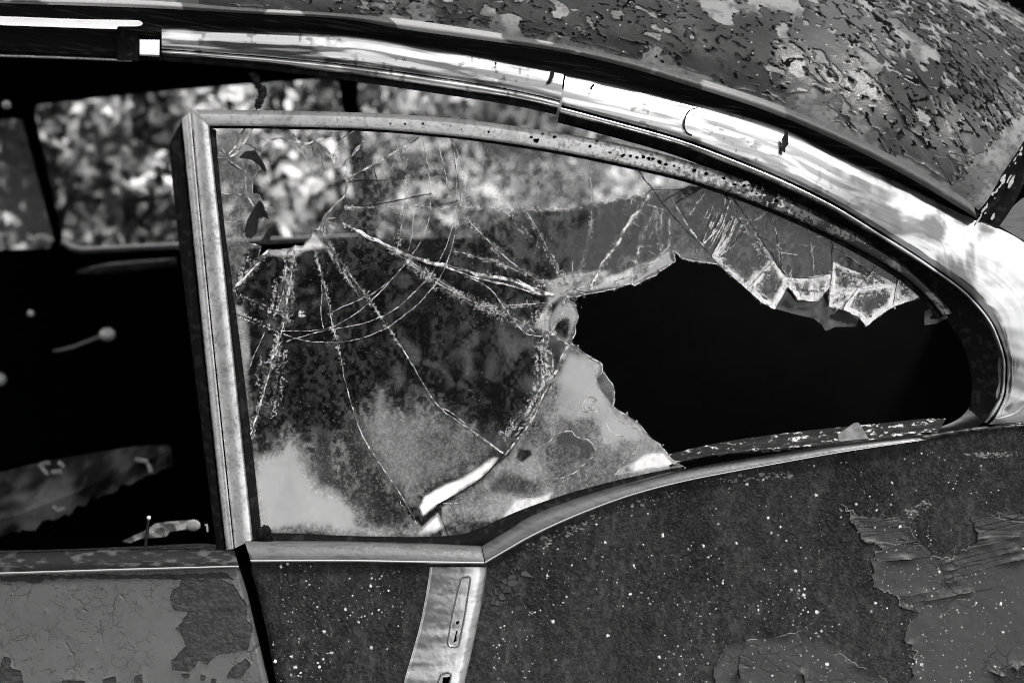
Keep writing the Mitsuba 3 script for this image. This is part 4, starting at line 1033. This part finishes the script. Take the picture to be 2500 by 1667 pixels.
put(f'{thing_q}__delamination_fringe', join(*wm), 'm_fringe', smooth=True, kind='stuff', label='pale worm-like creep beside the cracks')

# bullseyes and a small hook of putty at the bottom corner
for c, R in [(Zm(540, 560, 4.704, [(925, 970)])[0], 9), (Zm(830, 550, 2.8, [(1715, 1230)])[0], 22)]:
    ms = []
    for rr in (0.35, 0.62, 0.95):
        a = np.linspace(0.4, 5.6, 30); q = np.array(c) + np.stack([np.cos(a), np.sin(a) * 0.9], 1) * R * rr * (1 + 0.1 * np.sin(a * 3))[:, None]
        ms.append(tube(surf(q[:, 0], q[:, 1], -0.0095), 0.0002 + 0.00025 * np.sin(a * 2) ** 2, 5))
    put(num(f'{thing_q}__chip_ring'), join(*ms), 'm_crack', smooth=True)

# ledge inside the opening, with a leftover splinter of glass
strip('car__window_ledge', Zm(1660, 550, 2.8, [(-160, 1590), (0, 1545), (300, 1480), (800, 1410), (1400, 1350), (1700, 1320), (1820, 1320)]), Zm(1660, 550, 2.8, [(-60, 1650), (60, 1610), (330, 1570), (830, 1530), (1400, 1470), (1640, 1440), (1760, 1420)]), [(0, -40), (0, -26), (0.3, -20), (0.7, -12), (1, -6), (1, -20)], 'm_ledge', 160, label='rusty ledge of the window opening with pale crust', smooth=True)
v, f, px = sheet(Polygon(Zm(1660, 550, 2.8, [(1080, 1430), (1190, 1350), (1220, 1345), (1250, 1390), (1290, 1460), (1090, 1495)])), 4, lambda p: -0.011 + 0.0003 * (1100 - p[:, 1]) * 0.05, 0.004)
put(num(f'{thing_q}__glass_shard'), (v, f), 'm_edge', label='loose splinter of glass standing on the window ledge')
strip('car__opening_trim', Zm(1660, 550, 2.8, [(1640, 1405), (1800, 1370), (1920, 1310), (2000, 1200), (2040, 1060), (2040, 900)]), Zm(1660, 550, 2.8, [(1680, 1450), (1900, 1430), (2080, 1340), (2170, 1200), (2195, 1050), (2190, 900)]), [(0, -22), (0.3, -20), (0.7, -11), (1, -3)], 'm_belt_metal', 80)

# --- belt mouldings
BELT = [(0, -10), (0, 2), (0, 2), (0.06, 6), (0.84, 17), (0.84, 8)]
BLIP = [(0.84, 8), (0.84, 17), (0.9, 18.6), (0.96, 17.5), (1, 13), (1, 13), (1, -6)]
strip('car__belt_molding', [(-300, 1352), (0, 1348), (357, 1338), (572, 1342)], [(-300, 1412), (0, 1404), (357, 1393), (584, 1386)], BELT, 'm_dark_metal', 100, label='dark stained belt trim along the top of the door', keep=False)
strip('car__belt_molding__lip', [(-300, 1352), (0, 1348), (357, 1338), (572, 1342)], [(-300, 1412), (0, 1404), (357, 1393), (584, 1386)], BLIP, 'm_lip_metal', 100, keep=False)
strip('car__belt_molding_001', [(597, 1319), (846, 1321), (1010, 1325), (1175, 1331)], [(613, 1374), (846, 1373), (1042, 1376), (1183, 1377)], BELT, 'm_belt_metal', 100, label='straight belt trim below the quarter window')
strip('car__belt_molding_001__lip', [(597, 1319), (846, 1321), (1010, 1325), (1175, 1331)], [(613, 1374), (846, 1373), (1042, 1376), (1183, 1377)], BLIP, 'm_lip_metal', 100)
KU = [(1177, 1331), (1239, 1294), (1294, 1261), (1401, 1218), (1544, 1176), (1670, 1145), (1800, 1122), (1910, 1105), (2053, 1082), (2250, 1061)]
KL = [(1185, 1377), (1243, 1343), (1298, 1312), (1403, 1263), (1544, 1210), (1670, 1177), (1800, 1151), (1915, 1130), (2050, 1106), (2262, 1074)]
strip('car__belt_molding_002', KU, KL, BELT, 'm_belt_metal', 160, label='belt trim sweeping up under the rear of the quarter window')
strip('car__belt_molding_002__lip', KU, KL, BLIP, 'm_lip_metal', 160)
strip('car__belt_edge', [(2250, 1062), (2350, 1046), (2420, 1038), (2600, 1030)], [(2262, 1074), (2350, 1060), (2420, 1050), (2600, 1040)], [(0, -4), (0, 6), (0.5, 9), (1, 5), (1, -4)], 'm_dull_metal', 60)
# inner sill of the door
put('car__door_sill', ribbon([(-300, 1340), (0, 1343), (357, 1332), (500, 1326), (545, 1334)], [(-300, 1355), (0, 1352), (357, 1341), (500, 1342), (560, 1345)], [(0, -70), (0.5, -40), (1, -6)], 60)[0], 'm_dark_metal', smooth=True)

# --- door and quarter panel
DOOR = Polygon([(-300, 1410), (0, 1400), (357, 1390), (584, 1384), (590, 1400), (604, 1446), (625, 1536), (657, 1667), (700, 1900), (-300, 1900)])
v, f, px = sheet(DOOR, 12, lambda p: 0.004 - 0.006 * np.clip(1 - (np.interp(p[:, 1], [1384, 1667, 1900], [586, 657, 700]) - p[:, 0]) / 10, 0, 1), 0.012)
put('car__door', (v, f), 'm_doorbare', smooth=35, label='door skin of the front door, crazed grey paint flaking at the rear edge')
bare = [rough_poly(Zm(0, 1107, 2.8, [(1240, 860), (1500, 850), (1600, 900), (1680, 1020), (1690, 1130), (1720, 1190), (1700, 1330), (1500, 1370), (1420, 1440), (1300, 1380), (1260, 1270), (1200, 1200), (1280, 1090), (1180, 1060), (1160, 980)]), 7, 14, 31, 2.5),
        rough_poly(Zm(0, 1107, 2.8, [(1250, 1330), (1310, 1300), (1400, 1380), (1290, 1490), (1180, 1480), (1170, 1420)]), 4, 9, 32, 2.5),
        rough_poly(Zm(0, 1107, 2.8, [(1590, 1460), (1680, 1400), (1720, 1440), (1640, 1540), (1540, 1530)]), 4, 9, 33, 2.5),
        rough_poly(Zm(0, 1107, 2.8, [(20, 1390), (75, 1390), (70, 1460), (150, 1480), (160, 1560), (150, 1700), (-60, 1700), (0, 1450)]), 3, 9, 34, 2.5),
        rough_poly(Zm(0, 1107, 2.8, [(920, 1520), (970, 1500), (980, 1600), (910, 1600)]), 2, 9, 35, 2.5),
        rough_poly(Zm(0, 1107, 2.8, [(420, 1545), (580, 1550), (580, 1610), (420, 1610)]), 2, 9, 36, 2.5), rough_poly(Zm(0, 1107, 2.8, [(700, 1540), (790, 1520), (800, 1600), (700, 1600)]), 2, 9, 37, 2.5),
        rough_poly(Zm(0, 1107, 2.8, [(0, 836), (500, 828), (1150, 824), (1560, 812), (1600, 860), (1480, 845), (1150, 860), (900, 850), (700, 862), (500, 850), (300, 860), (230, 900), (150, 870), (60, 880), (0, 865)]), 5, 12, 38, 2.5)]
r = np.random.default_rng(41)
for q in range(26):
    c = Zm(0, 1107, 2.8, [(r.uniform(1200, 1640), r.uniform(1380, 1560))])[0] if q < 10 else Zm(0, 1107, 2.8, [(r.uniform(0, 900), r.uniform(870, 1000) if q < 20 else r.uniform(1000, 1500))])[0]
    bare.append(rough_poly(list(blob(c, r.uniform(3, 9) if q < 10 else r.uniform(1, 3.2), r).exterior.coords), 1.5, 6, 50 + q, 2))
PAINT = Polygon([(-300, 1411), (0, 1402), (357, 1392), (580, 1387), (588, 1402), (602, 1446), (623, 1536), (655, 1667), (698, 1900), (-300, 1900)]).difference(unary_union(bare).buffer(0))
for g in (PAINT.geoms if PAINT.geom_type == 'MultiPolygon' else [PAINT]):
    if g.area < 8: continue
    v, f, px = sheet(g, 5, lambda p: 0.0050 - 0.006 * np.clip(1 - (np.interp(p[:, 1], [1384, 1667, 1900], [586, 657, 700]) - p[:, 0]) / 10, 0, 1) + 0.0014 * np.exp(-shapely.distance(unary_union(bare).boundary, shapely.points(p)) / 6) * n2(p, 25, 3, 2), 0.0008)
    put(num('car__door__paint_layer'), (v, f), 'm_doorpaint', smooth=40)
put('car__door_gap', ribbon([(560, 1340), (590, 1400), (604, 1446), (625, 1536), (657, 1667), (700, 1900)], [(640, 1340), (640, 1400), (650, 1446), (680, 1536), (720, 1667), (760, 1900)], [(0, -22), (1, -22)], 40, True)[0], 'm_black_gap')

klo = [tuple(x) for x in curve(KL, 60)]
QP = Polygon([(613, 1371), (846, 1370), (1042, 1373), (1183, 1374)] + [(a, b - 3) for a, b in klo[1:]] + [(2350, 1056), (2430, 1046), (2800, 1030), (2800, 1900), (722, 1900), (675, 1667), (650, 1536), (629, 1446), (613, 1392)])


def qoff(p):
    e = np.interp(p[:, 1], [1371, 1446, 1536, 1667, 1900], [613, 629, 650, 675, 722])
    return 0.003 - 0.007 * np.clip(1 - (p[:, 0] - e) / 9, 0, 1) + 0.0014 * (n2(p, 260, 4, 2) - 0.5)


v, f, px = sheet(QP, 12, qoff, 0.012)
put('car__quarter_panel', (v, f), 'm_rust', smooth=35, label='rusted dark rear quarter panel dotted with pale lichen')
Zq = (1660, 1107, 2.8)
COAT = [rough_poly(Zm(*Zq, [(1110, 350), (1250, 430), (1480, 420), (1560, 480), (1640, 600), (1740, 700), (1850, 710), (1960, 660), (2050, 590), (2010, 520), (2000, 430), (2200, 400), (2500, 420), (2800, 420), (2800, 1700), (2352, 1440), (2250, 1470), (2200, 1568), (2000, 1900), (1500, 1900), (1590, 1500), (1620, 1350), (1540, 1270), (1560, 1180), (1640, 1080), (1520, 1060), (1470, 970), (1330, 900), (1310, 720), (1390, 640), (1260, 600), (1230, 540), (1170, 460)]), 11, 9, 61, 2.5),
        rough_poly(Zm(*Zq, [(320, 1310), (480, 1270), (680, 1250), (830, 1215), (900, 1285), (1000, 1285), (1100, 1370), (1220, 1450), (1380, 1530), (1480, 1600), (1500, 1900), (240, 1900), (250, 1700), (235, 1470), (270, 1400)]), 6, 9, 62, 2.5),
        ]
FLK = [rough_poly(Zm(830, 1107, 2.8, [(1090, 850), (1140, 840), (1230, 720), (1290, 720), (1270, 900), (1200, 980), (1100, 1050), (1040, 1080), (1030, 1000)]), 6, 9, 63, 2.5)]
crackslit = [Polygon(Zm(*Zq, [(400, 1380), (412, 1385), (400, 1470), (415, 1530), (380, 1568), (370, 1540), (392, 1480)])), Polygon(Zm(*Zq, [(830, 1500), (845, 1510), (862, 1600), (850, 1600)])),
             Polygon(Zm(*Zq, [(2110, 1480), (2220, 1530), (2350, 1450), (2400, 1600), (2200, 1640), (2180, 1550)]))]
r = np.random.default_rng(71)
for q in range(17):   # long splits that follow the strain lines of the paint
    y0 = 500 + q * 29 + r.uniform(-6, 6); x0 = r.uniform(1340, 2000); L = r.uniform(200, 620)
    xx = np.linspace(x0, x0 + L, 18); yy = y0 + 60 * np.sin((xx - 1400) / 330 + 0.6) * 0.6 + 10 * r.normal() - (xx - 1700) * 0.16 + 9 * np.cumsum(r.normal(size=18)) * 0.25
    w = 0.6 + 1.6 * r.random() * np.sin(np.linspace(0, np.pi, 18))
    up_ = np.stack([xx, yy - w], 1); dn = np.stack([xx, yy + w], 1)[::-1]
    crackslit.append(Polygon(Zm(*Zq, np.concatenate([up_, dn]).tolist())).buffer(0))
SL = unary_union(crackslit).buffer(0.25)
for k, g0 in enumerate(COAT):
    g0 = g0.difference(SL)
    for g in (g0.geoms if g0.geom_type == 'MultiPolygon' else [g0]):
        if g.area < 30: continue
        bnd = g.boundary; shapely.prepare(bnd)
        v, f, px = sheet(g, 5, lambda p: qoff(p) + 0.0012 + 0.0034 * np.exp(-shapely.distance(bnd, shapely.points(p)) / 7) * np.clip(n2(p, 40, 8, 2) * 2 - 0.6, 0, 1.2), 0.0012)
        put(num('car__quarter_panel__paint_layer'), (v, f), 'm_coat', smooth=35)

for k, g in enumerate(COAT[:2]):   # the torn rim of the paint curls up and shows its pale underside here and there
    L_ = g.exterior.length; n = int(L_ / 2.5); q = np.array([g.exterior.interpolate(i / n, normalized=True).coords[0] for i in range(n + 1)])
    sel = (n2(q, 45, 70 + k, 2) > 0.50) & (q[:, 1] < 1690) & (q[:, 0] < 2520)
    for sg in np.split(np.arange(n + 1), np.where(~sel)[0]):
        sg = sg[sel[sg]]
        if len(sg) > 5: put(num('car__quarter_panel__curled_edge'), tube(surf(q[sg, 0], q[sg, 1], qoff(q[sg]) + 0.0016), (0.1 + 0.5 * n2(q[sg], 12, 77, 2) ** 1.5) * 1e-3 * np.sin(np.linspace(0.1, 3.04, len(sg))) ** 0.4, 4), 'm_pale_rust', smooth=True)

# pale lichen and bird-lime specks on the flank
r = np.random.default_rng(91); spk = []
rf = np.random.default_rng(55); x0, y0, x1, y1 = FLK[0].bounds; cells_ = shapely.voronoi_polygons(shapely.MultiPoint(np.stack([rf.uniform(x0, x1, 90), rf.uniform(y0, y1, 90)], 1)))
for g in cells_.geoms:   # a cluster of separate paint flakes left beside the upright trim
    if FLK[0].contains(g.centroid) and rf.random() < 0.72:
        g = g.buffer(-0.7)
        if g.geom_type == 'Polygon' and g.area > 12:
            t2 = rf.normal(size=2) * 0.10; c = np.array(g.centroid.coords[0])
            put(num('car__quarter_panel__paint_flake'), sheet(g, 4, lambda p: qoff(p) + 0.0018 + ((p - c) * 0.00039) @ t2, 0.0008)[:2], 'm_coat', smooth=30)
COATU = unary_union(COAT)
wts = 0
while wts < 1500:
    c = np.array([r.uniform(640, 2540), r.uniform(1080, 1690)])
    if not QP.contains(Point(*c)): continue
    if 985 < c[0] < 1200 and c[1] > 1375: continue
    dens = 0.12 + 0.9 * np.clip((c[1] - 1250) / 350, 0, 1) * (0.4 + 0.6 * np.exp(-((c[0] - 2050) / 330) ** 2)) + 0.25 * (c[0] < 1000) + 0.25 * np.exp(-((c[0] - 2300) / 180) ** 2)
    dens *= 0.18 + 1.6 * (meshkit.noise(np.array([[c[0] / 90, c[1] / 90, 0.0]]), 4)[0] > 0.45)
    if r.random() > dens: continue
    wts += 1
    R = min(0.7 + r.exponential(0.75), 5.0)
    on = COATU.contains(Point(*c))
    P = blob(c, R, r, 7 if R < 3 else 10)
    if P.geom_type != 'Polygon': continue
    rr = np.array(P.exterior.coords)[:-1]; o = qoff(rr)[0] + (0.0016 if on else 0.0003)
    vv = np.concatenate([surf(rr[:, 0], rr[:, 1], o), surf([c[0]], [c[1]], o + 0.0008)]); m = len(rr); i = np.arange(m)
    spk.append((vv, np.stack([i, (i + 1) % m, 0 * i + m], 1)))
put('car__quarter_panel__lichen', join(*spk), 'm_speck', kind='stuff', label='pale specks of lichen')
# pale worn streak under the sweeping belt trim
for z, l in [((830, 1107, 2.8), [(1280, 620), (1400, 570), (1600, 480), (1760, 400), (1800, 420), (1650, 520), (1480, 600), (1330, 670)]), ((830, 1107, 2.8), [(1870, 370), (2000, 340), (2200, 270), (2352, 245), (2352, 262), (2150, 320), (1960, 400), (1890, 400)]), (Zq, [(120, 205), (400, 150), (760, 115), (770, 150), (500, 180), (250, 205)]), (Zq, [(1930, 0), (2352, -10), (2352, 5), (2100, 25)]), (Zq, [(1540, 400), (1680, 310), (1740, 330), (1600, 440), (1550, 440)])]:
    G = Polygon(Zm(*z, l)).buffer(2); x0, y0, x1, y1 = G.bounds; fl_ = []
    rr = np.random.default_rng(int(x0))
    for q in range(int(G.area / 7)):
        c = np.array([rr.uniform(x0, x1), rr.uniform(y0, y1)])
        if G.contains(Point(*c)):
            b_ = blob(c, 0.8 + rr.exponential(1.3), rr, 9, 0.55)
            if b_.geom_type == 'Polygon': fl_.append(b_)
    U = unary_union(fl_)
    ms = [sheet(g, 3, lambda p: qoff(p) + 0.0004, 0.0005)[:2] for g in getattr(U, 'geoms', [U]) if g.area > 4]
    put(num('car__quarter_panel__worn_patch'), join(*ms), 'm_worn', kind='stuff')

# --- vertical trim strip with two slots
mat('m_side_trim', lambda p, n, uv: grey(0.85 - 0.25 * smo(0.45, 0.75, fb(p.x * 60, p.z * 160, 1.0, 4))), 0.2, 0.92, bump=lambda p, n, uv: 0.0016 * fb(uv.y * 8, uv.x * 46, 0.0, 3) + 0.0002 * fb(p.x * 200, p.z * 200, 0.0, 2))
VT_L = [(1050, 1384), (1031, 1500), (986, 1667), (930, 1900)]; VT_R = [(1189, 1384), (1180, 1446), (1134, 1667), (1075, 1900)]
strip('car__side_trim', VT_L, VT_R, [(0, -2), (0, 6), (0, 6), (0.05, 9), (0.4, 12), (0.75, 12), (0.86, 11), (0.86, 11), (0.93, 9), (1, 4), (1, 4), (1, -2)], 'm_side_trim', 120, label='upright bright trim strip with a long pressed slot', keep=False)


def slot(l):
    P = Polygon(Zm(830, 1107, 2.8, l)).buffer(-4).buffer(4)
    q = np.array([P.exterior.interpolate(i / 80, normalized=True).coords[0] for i in range(81)])
    put(num('car__side_trim__slot_rim'), tube(surf(q[:, 0], q[:, 1], 0.0125), 0.0009, 6), 'm_belt_metal', smooth=True)
    v, f, px = sheet(P, 4, lambda p: 0.0128 - 0.0015 * np.clip(shapely.distance(P.boundary, shapely.points(p)) / 6, 0, 1))
    put(num('car__side_trim__slot_insert'), (v, f), 'm_dull_metal', smooth=True)


slot([(830, 850), (885, 835), (893, 845), (885, 900), (850, 1120), (812, 1310), (795, 1322), (748, 1318), (735, 1295), (765, 1120), (800, 960)])
slot([(690, 1510), (730, 1495), (762, 1500), (740, 1600), (720, 1700), (660, 1700), (665, 1570)])
for l in [[(795, 1145), (815, 1143), (813, 1165), (795, 1168)], [(795, 1210), (808, 1206), (795, 1250), (797, 1280), (775, 1290), (785, 1250)], [(700, 1530), (757, 1520), (740, 1570), (700, 1568)]]:
    P = rough_poly(Zm(830, 1107, 2.8, l), 1.5, 5, 9, 2)
    put(num('car__side_trim__rust_hole'), sheet(P, 3, 0.0135, 0.0008)[:2], 'm_pit')

# --- inside: far side with its windows, seat backs, crank, floor
FW = [Polygon([(-400, 315), (-80, 300), (52, 288), (135, 598), (128, 606), (-400, 622)]),
      Polygon([(80, 258), (310, 232), (607, 206), (826, 190), (846, 330), (880, 578), (660, 588), (436, 601), (197, 614), (172, 606), (158, 596)]).buffer(-6).buffer(6),
      Polygon([(869, 206), (1000, 196), (1300, 200), (1480, 250), (1640, 330), (1800, 420), (1900, 520), (1800, 580), (1400, 582), (1100, 582), (916, 582), (893, 420)]).buffer(-6).buffer(6)]
FAR = Polygon([(-2400, -40), (2600, -40), (2600, 1500), (-2400, 1500)]).difference(unary_union(FW))
pl = lambda px, py, o: at_y(px, py, 1.42 - np.asarray(o))
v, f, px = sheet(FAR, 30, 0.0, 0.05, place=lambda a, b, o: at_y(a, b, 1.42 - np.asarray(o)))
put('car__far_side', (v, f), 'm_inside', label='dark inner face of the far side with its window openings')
for q, Fp in enumerate(FW):
    if q == 1: continue
    v, f, px = sheet(Fp, 40, 0.0, 0.0, place=lambda a, b, o: at_y(a, b, 1.445 - np.asarray(o)))
    put(num('car__far_window_pane'), (v, f), 'm_clear')
S1 = tube(at_y([150, 172, 200, 436, 660, 880], [590, 603, 611, 599, 586, 577], 1.40), 0.0045, 6)
put('car__far_sill_trim', S1, 'm_inside_metal', smooth=True, label='thin bright trim along the sill of the far window')
# crumpled trim board below the far sill
tb = tube(at_y([190, 260, 340, 430], [668, 660, 652, 640], 1.38), [0.006, 0.012, 0.012, 0.008], 6)
put('car__far_armrest', tb, 'm_dark_metal', smooth=True)
# window crank on the far door
cr = at_y([131, 150, 180, 220, 250], [858, 855, 848, 832, 820], 1.36)
put('car__window_crank', tube(cr, [0.0025, 0.004, 0.0045, 0.004, 0.004], 8), 'm_dull_inside', smooth=True, label='window crank on the far door, its knob catching light')
kb = trimesh.creation.icosphere(3, 0.0125); kb.apply_scale((1.1, 1, 0.9)); kb.apply_translation(at_y([262], [816], 1.345)[0])
put('car__window_crank__knob', kb, 'm_white_metal', smooth=True)
for a, b, R in [(75, 765, 0.006), (-2, 926, 0.012), (455, 630, 0.002), (16, 256, 0.007)]:
    s = trimesh.creation.icosphere(2, R); s.apply_translation(at_y([a], [b], 1.36)[0]); put(num('car__interior_screw'), s, 'm_white_metal', smooth=True)
# headliner, floor, ends, rear seat back
put('car__headliner', join(roof_grid(-1.25, lambda p: roof_end(p) - 0.02, PHI, 80, -0.022), roof_grid(-1.25, lambda p: roof_end(p) - 0.02, PHI, 60, -0.022, True)), 'm_inside', smooth=True)
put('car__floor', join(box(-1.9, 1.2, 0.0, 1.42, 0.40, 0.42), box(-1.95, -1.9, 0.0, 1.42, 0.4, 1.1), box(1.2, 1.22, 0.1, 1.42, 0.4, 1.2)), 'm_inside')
put('car__trunk_lid', box(0.66, 1.7, 0.02, 1.40, 0.98, 1.0), 'm_rust')
SB = [(1000, 640), (1020, 592), (1161, 578), (1197, 555), (1250, 523), (1310, 514), (1376, 512), (1447, 499), (1572, 474), (1700, 452), (1860, 440), (2100, 450), (2350, 500), (2600, 640)]
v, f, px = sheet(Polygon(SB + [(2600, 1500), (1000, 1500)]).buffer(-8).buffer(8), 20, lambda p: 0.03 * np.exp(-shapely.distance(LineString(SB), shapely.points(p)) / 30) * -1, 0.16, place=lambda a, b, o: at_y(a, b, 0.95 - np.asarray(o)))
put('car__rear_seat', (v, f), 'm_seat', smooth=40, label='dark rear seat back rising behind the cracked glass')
put('car__door_card', sheet(Polygon([(-900, 1352), (560, 1346), (560, 1900), (-900, 1900)]), 60, -0.12)[:2], 'm_inside')
put('car__inner_skin', sheet(Polygon([(600, 1340), (1180, 1345), (1400, 1240), (1700, 1170), (2400, 1060), (2700, 1060), (2700, 1900), (600, 1900)]), 60, -0.10)[:2], 'm_inside')

# ------------------------------------------------------------------ loose things
# slab of old seat padding lying in the front, torn along its edge
thing('seat_slab', 'mottled slab of torn seat padding lying inside the open door window', 'seat padding')
top = [(-330, 1215), (0, 1152), (120, 1124), (260, 1100), (340, 1088), (415, 1086), (420, 1097), (370, 1118), (290, 1152), (160, 1212), (60, 1250), (-20, 1275), (-330, 1380)]
u = Polygon(top)
p, f, rn = fill(u, 10)
d = rays(p[:, 0], p[:, 1]); zz = 0.80 + 0.018 * (n2(p, 60, 2, 3) - 0.5)
t = (zz - CAM[2]) / d[:, 2]; v = CAM + t[:, None] * d
n_ = rn[0]; i = np.arange(n_); j = (i + 1) % n_; low = v[:n_] - [0, -0.01, 0.016] - np.stack([0 * i, 0 * i, 0.022 * (n2(p[:n_], 18, 5, 3))], 1)
k = len(v)
put('seat_slab__padding', (np.concatenate([v, low]), np.concatenate([f, np.stack([i, k + i, k + j], 1), np.stack([i, k + j, j], 1)])), 'm_foam', smooth=50)
for l in [[(97, 1137), (108, 1131), (122, 1129)], [(103, 1143), (116, 1157)], [(145, 1130), (155, 1138)], [(125, 1153), (150, 1150)], [(332, 1121), (358, 1125), (364, 1138), (368, 1150)], [(132, 1238), (142, 1246), (155, 1240)]]:
    q = np.array(l, float); d = rays(q[:, 0], q[:, 1]); t = (0.808 - CAM[2]) / d[:, 2]
    put(num('seat_slab__torn_edge'), tube(CAM + t[:, None] * d, 0.0032, 6), 'm_paper', smooth=True)
thing('paper_scrap', 'crumpled pale scrap lying low behind the door sill', 'paper scrap')
P = Polygon(Zm(0, 1050, 4.356, [(1300, 1180), (1420, 1120), (1560, 1060), (1650, 990), (1800, 970), (2000, 955), (2100, 990), (2090, 1050), (1980, 1050), (1800, 1080), (1770, 1130), (1640, 1140), (1500, 1150), (1380, 1200)])).buffer(0)
v, f, px = sheet(P, 4, lambda p: 0.03 * n2(p, 22, 4, 3), 0.0, place=lambda a, b, o: at_y(a, b, 0.30 - np.asarray(o)))
put('paper_scrap__sheet', (v, f), 'm_paper', smooth=True)
v = at_y(*np.array(Zm(0, 1050, 4.356, [(2030, 1020), (2080, 1000)])).T, 0.285); s = trimesh.creation.icosphere(2, 0.0065); s.apply_scale((1.3, 1, 1)); s.apply_translation(v.mean(0)); put('paper_scrap__wad', s, 'm_speck', smooth=True)
thing('threaded_rod', 'rusty threaded rod standing up behind the door sill', 'rod')
q = np.array(Zm(0, 1050, 4.356, [(1545, 1250), (1560, 1120), (1582, 930)])); c3 = surf(*curve(q, 60).T, -0.03)
put('threaded_rod__shaft', tube(c3, 0.0016 + 0.0005 * (np.arange(60) % 3 == 0), 7), 'm_dark_metal')
s = trimesh.creation.icosphere(2, 0.0022); s.apply_translation(c3[-1]); put('threaded_rod__tip', s, 'm_speck', smooth=True)
thing('clip', 'tiny bright wire clip beside the front window strip', 'clip')
put('clip__wire', tube(surf(*np.array(Zm(0, 1050, 4.356, [(2180, 1010), (2200, 1000), (2205, 1040), (2210, 1080)])).T, -0.05), 0.0012, 5), 'm_white_metal', smooth=True)


def leaf(key, label, outline, o, curl, m='m_dead', cat='dead leaf', group=None):
    thing(key, label, cat, group)
    P = Polygon(outline).buffer(0); c = np.array(P.centroid.coords[0])
    v, f, px = sheet(P, 2.5, lambda p: o + curl * ((p[:, 0] - c[0]) / 20) ** 2 * 0.002 + 0.001 * (n2(p, 12, 3, 2) - 0.5), 0.0008)
    put(f'{key}__blade', (v, f), m, smooth=40)


leaf('dead_leaf', 'dark curled leaf caught on the edge of the hole in the glass', Zm(500, 280, 5.6, [(740, 1170), (800, 1220), (820, 1300), (880, 1430), (800, 1400), (740, 1420), (720, 1560), (700, 1640), (620, 1700), (540, 1600), (580, 1440), (680, 1260)]), -0.004, 1.6)
leaf('dead_leaf_001', 'dark folded leaf hanging at the top of the hole', Zm(500, 280, 5.6, [(460, 590), (560, 500), (690, 490), (740, 560), (820, 690), (850, 790), (800, 780), (730, 690), (640, 620)]), -0.004, 1.4)
leaf('dead_leaf_002', 'thin dark leaf stub rising from the hole edge above the rod', Zm(540, 560, 4.704, [(450, 140), (520, 30), (560, -20), (585, 0), (570, 80), (545, 180), (500, 120), (470, 150)]), -0.003, 1.2)
leaf('leaf_fragment', 'small dark leaf scrap on the chrome trim just before its joint', Zm(830, 0, 2.8, [(1440, 480), (1465, 495), (1462, 525), (1440, 560), (1405, 572), (1430, 535)]), 0.0125, 1, cat='leaf fragment')
leaf('leaf_fragment_001', 'small sickle-shaped leaf scrap just behind the joint of the trim', Zm(830, 0, 2.8, [(1750, 570), (1722, 580), (1708, 605), (1718, 630), (1725, 605)]), 0.0165, 1, cat='leaf fragment')
leaf('leaf_fragment_002', 'dark shred hanging from the gutter over the chrome', Zm(1660, 0, 2.8, [(712, 885), (740, 890), (738, 930), (745, 985), (722, 1010), (718, 1045), (692, 1030), (700, 1000), (697, 945), (715, 920)]), 0.018, 1, cat='leaf fragment')
leaf('leaf_fragment_003', 'tiny dark shred on the front trim by its joint', Zm(830, 0, 2.8, [(1055, 425), (1072, 428), (1068, 452), (1060, 445)]), 0.0125, 1, cat='leaf fragment')
thing('twig', 'thin curved black twig lying on the chrome trim', 'twig')
q = curve(Zm(1660, 0, 2.8, [(122, 740), (70, 755), (35, 810), (28, 860), (45, 905), (82, 925)]), 24)
put('twig__stem', tube(surf(q[:, 0], q[:, 1], 0.0165), np.linspace(0.0006, 0.0009, 24), 5), 'm_dead', smooth=True)
thing('plant_tuft', 'ragged dark tuft of dead plant hanging above the window frame', 'dead plant')
r = np.random.default_rng(6); core = curve(Zm(0, 0, 2.8, [(1720, 505), (1750, 540), (1770, 590), (1800, 630), (1775, 690), (1760, 740)]), 30); ms = [tube(surf(core[:, 0], core[:, 1], -0.006), 0.0022 + 0.0028 * r.random(30), 6)]
for q in range(130):
    c = core[r.integers(30)]; a = r.uniform(0, 6.28); L = r.uniform(4, 13)
    e = c + np.array([math.cos(a), math.sin(a)]) * L
    ms.append(tube(surf([c[0], (c[0] + e[0]) / 2 + r.normal() * 1.5, e[0]], [c[1], (c[1] + e[1]) / 2 + r.normal() * 1.5, e[1]], [-0.006, -0.006 + r.normal() * 0.002, -0.006 + r.normal() * 0.003]), [0.0009, 0.0007, 0.0003], 4))
put('plant_tuft__stalk', join(*ms), 'm_dead')
thing('putty_lump', 'small dark lump stuck in the lower front corner of the window', 'lump')
s = trimesh.creation.icosphere(3, 0.0075); s.vertices *= (0.6 + 0.8 * meshkit.fbm(s.vertices * 300, 3, 2))[:, None]; s.apply_scale((1, 0.8, 1.35)); s.apply_translation(surf([647], [1305], 0.0)[0])
put('putty_lump__mass', s, 'm_rubber', smooth=True)
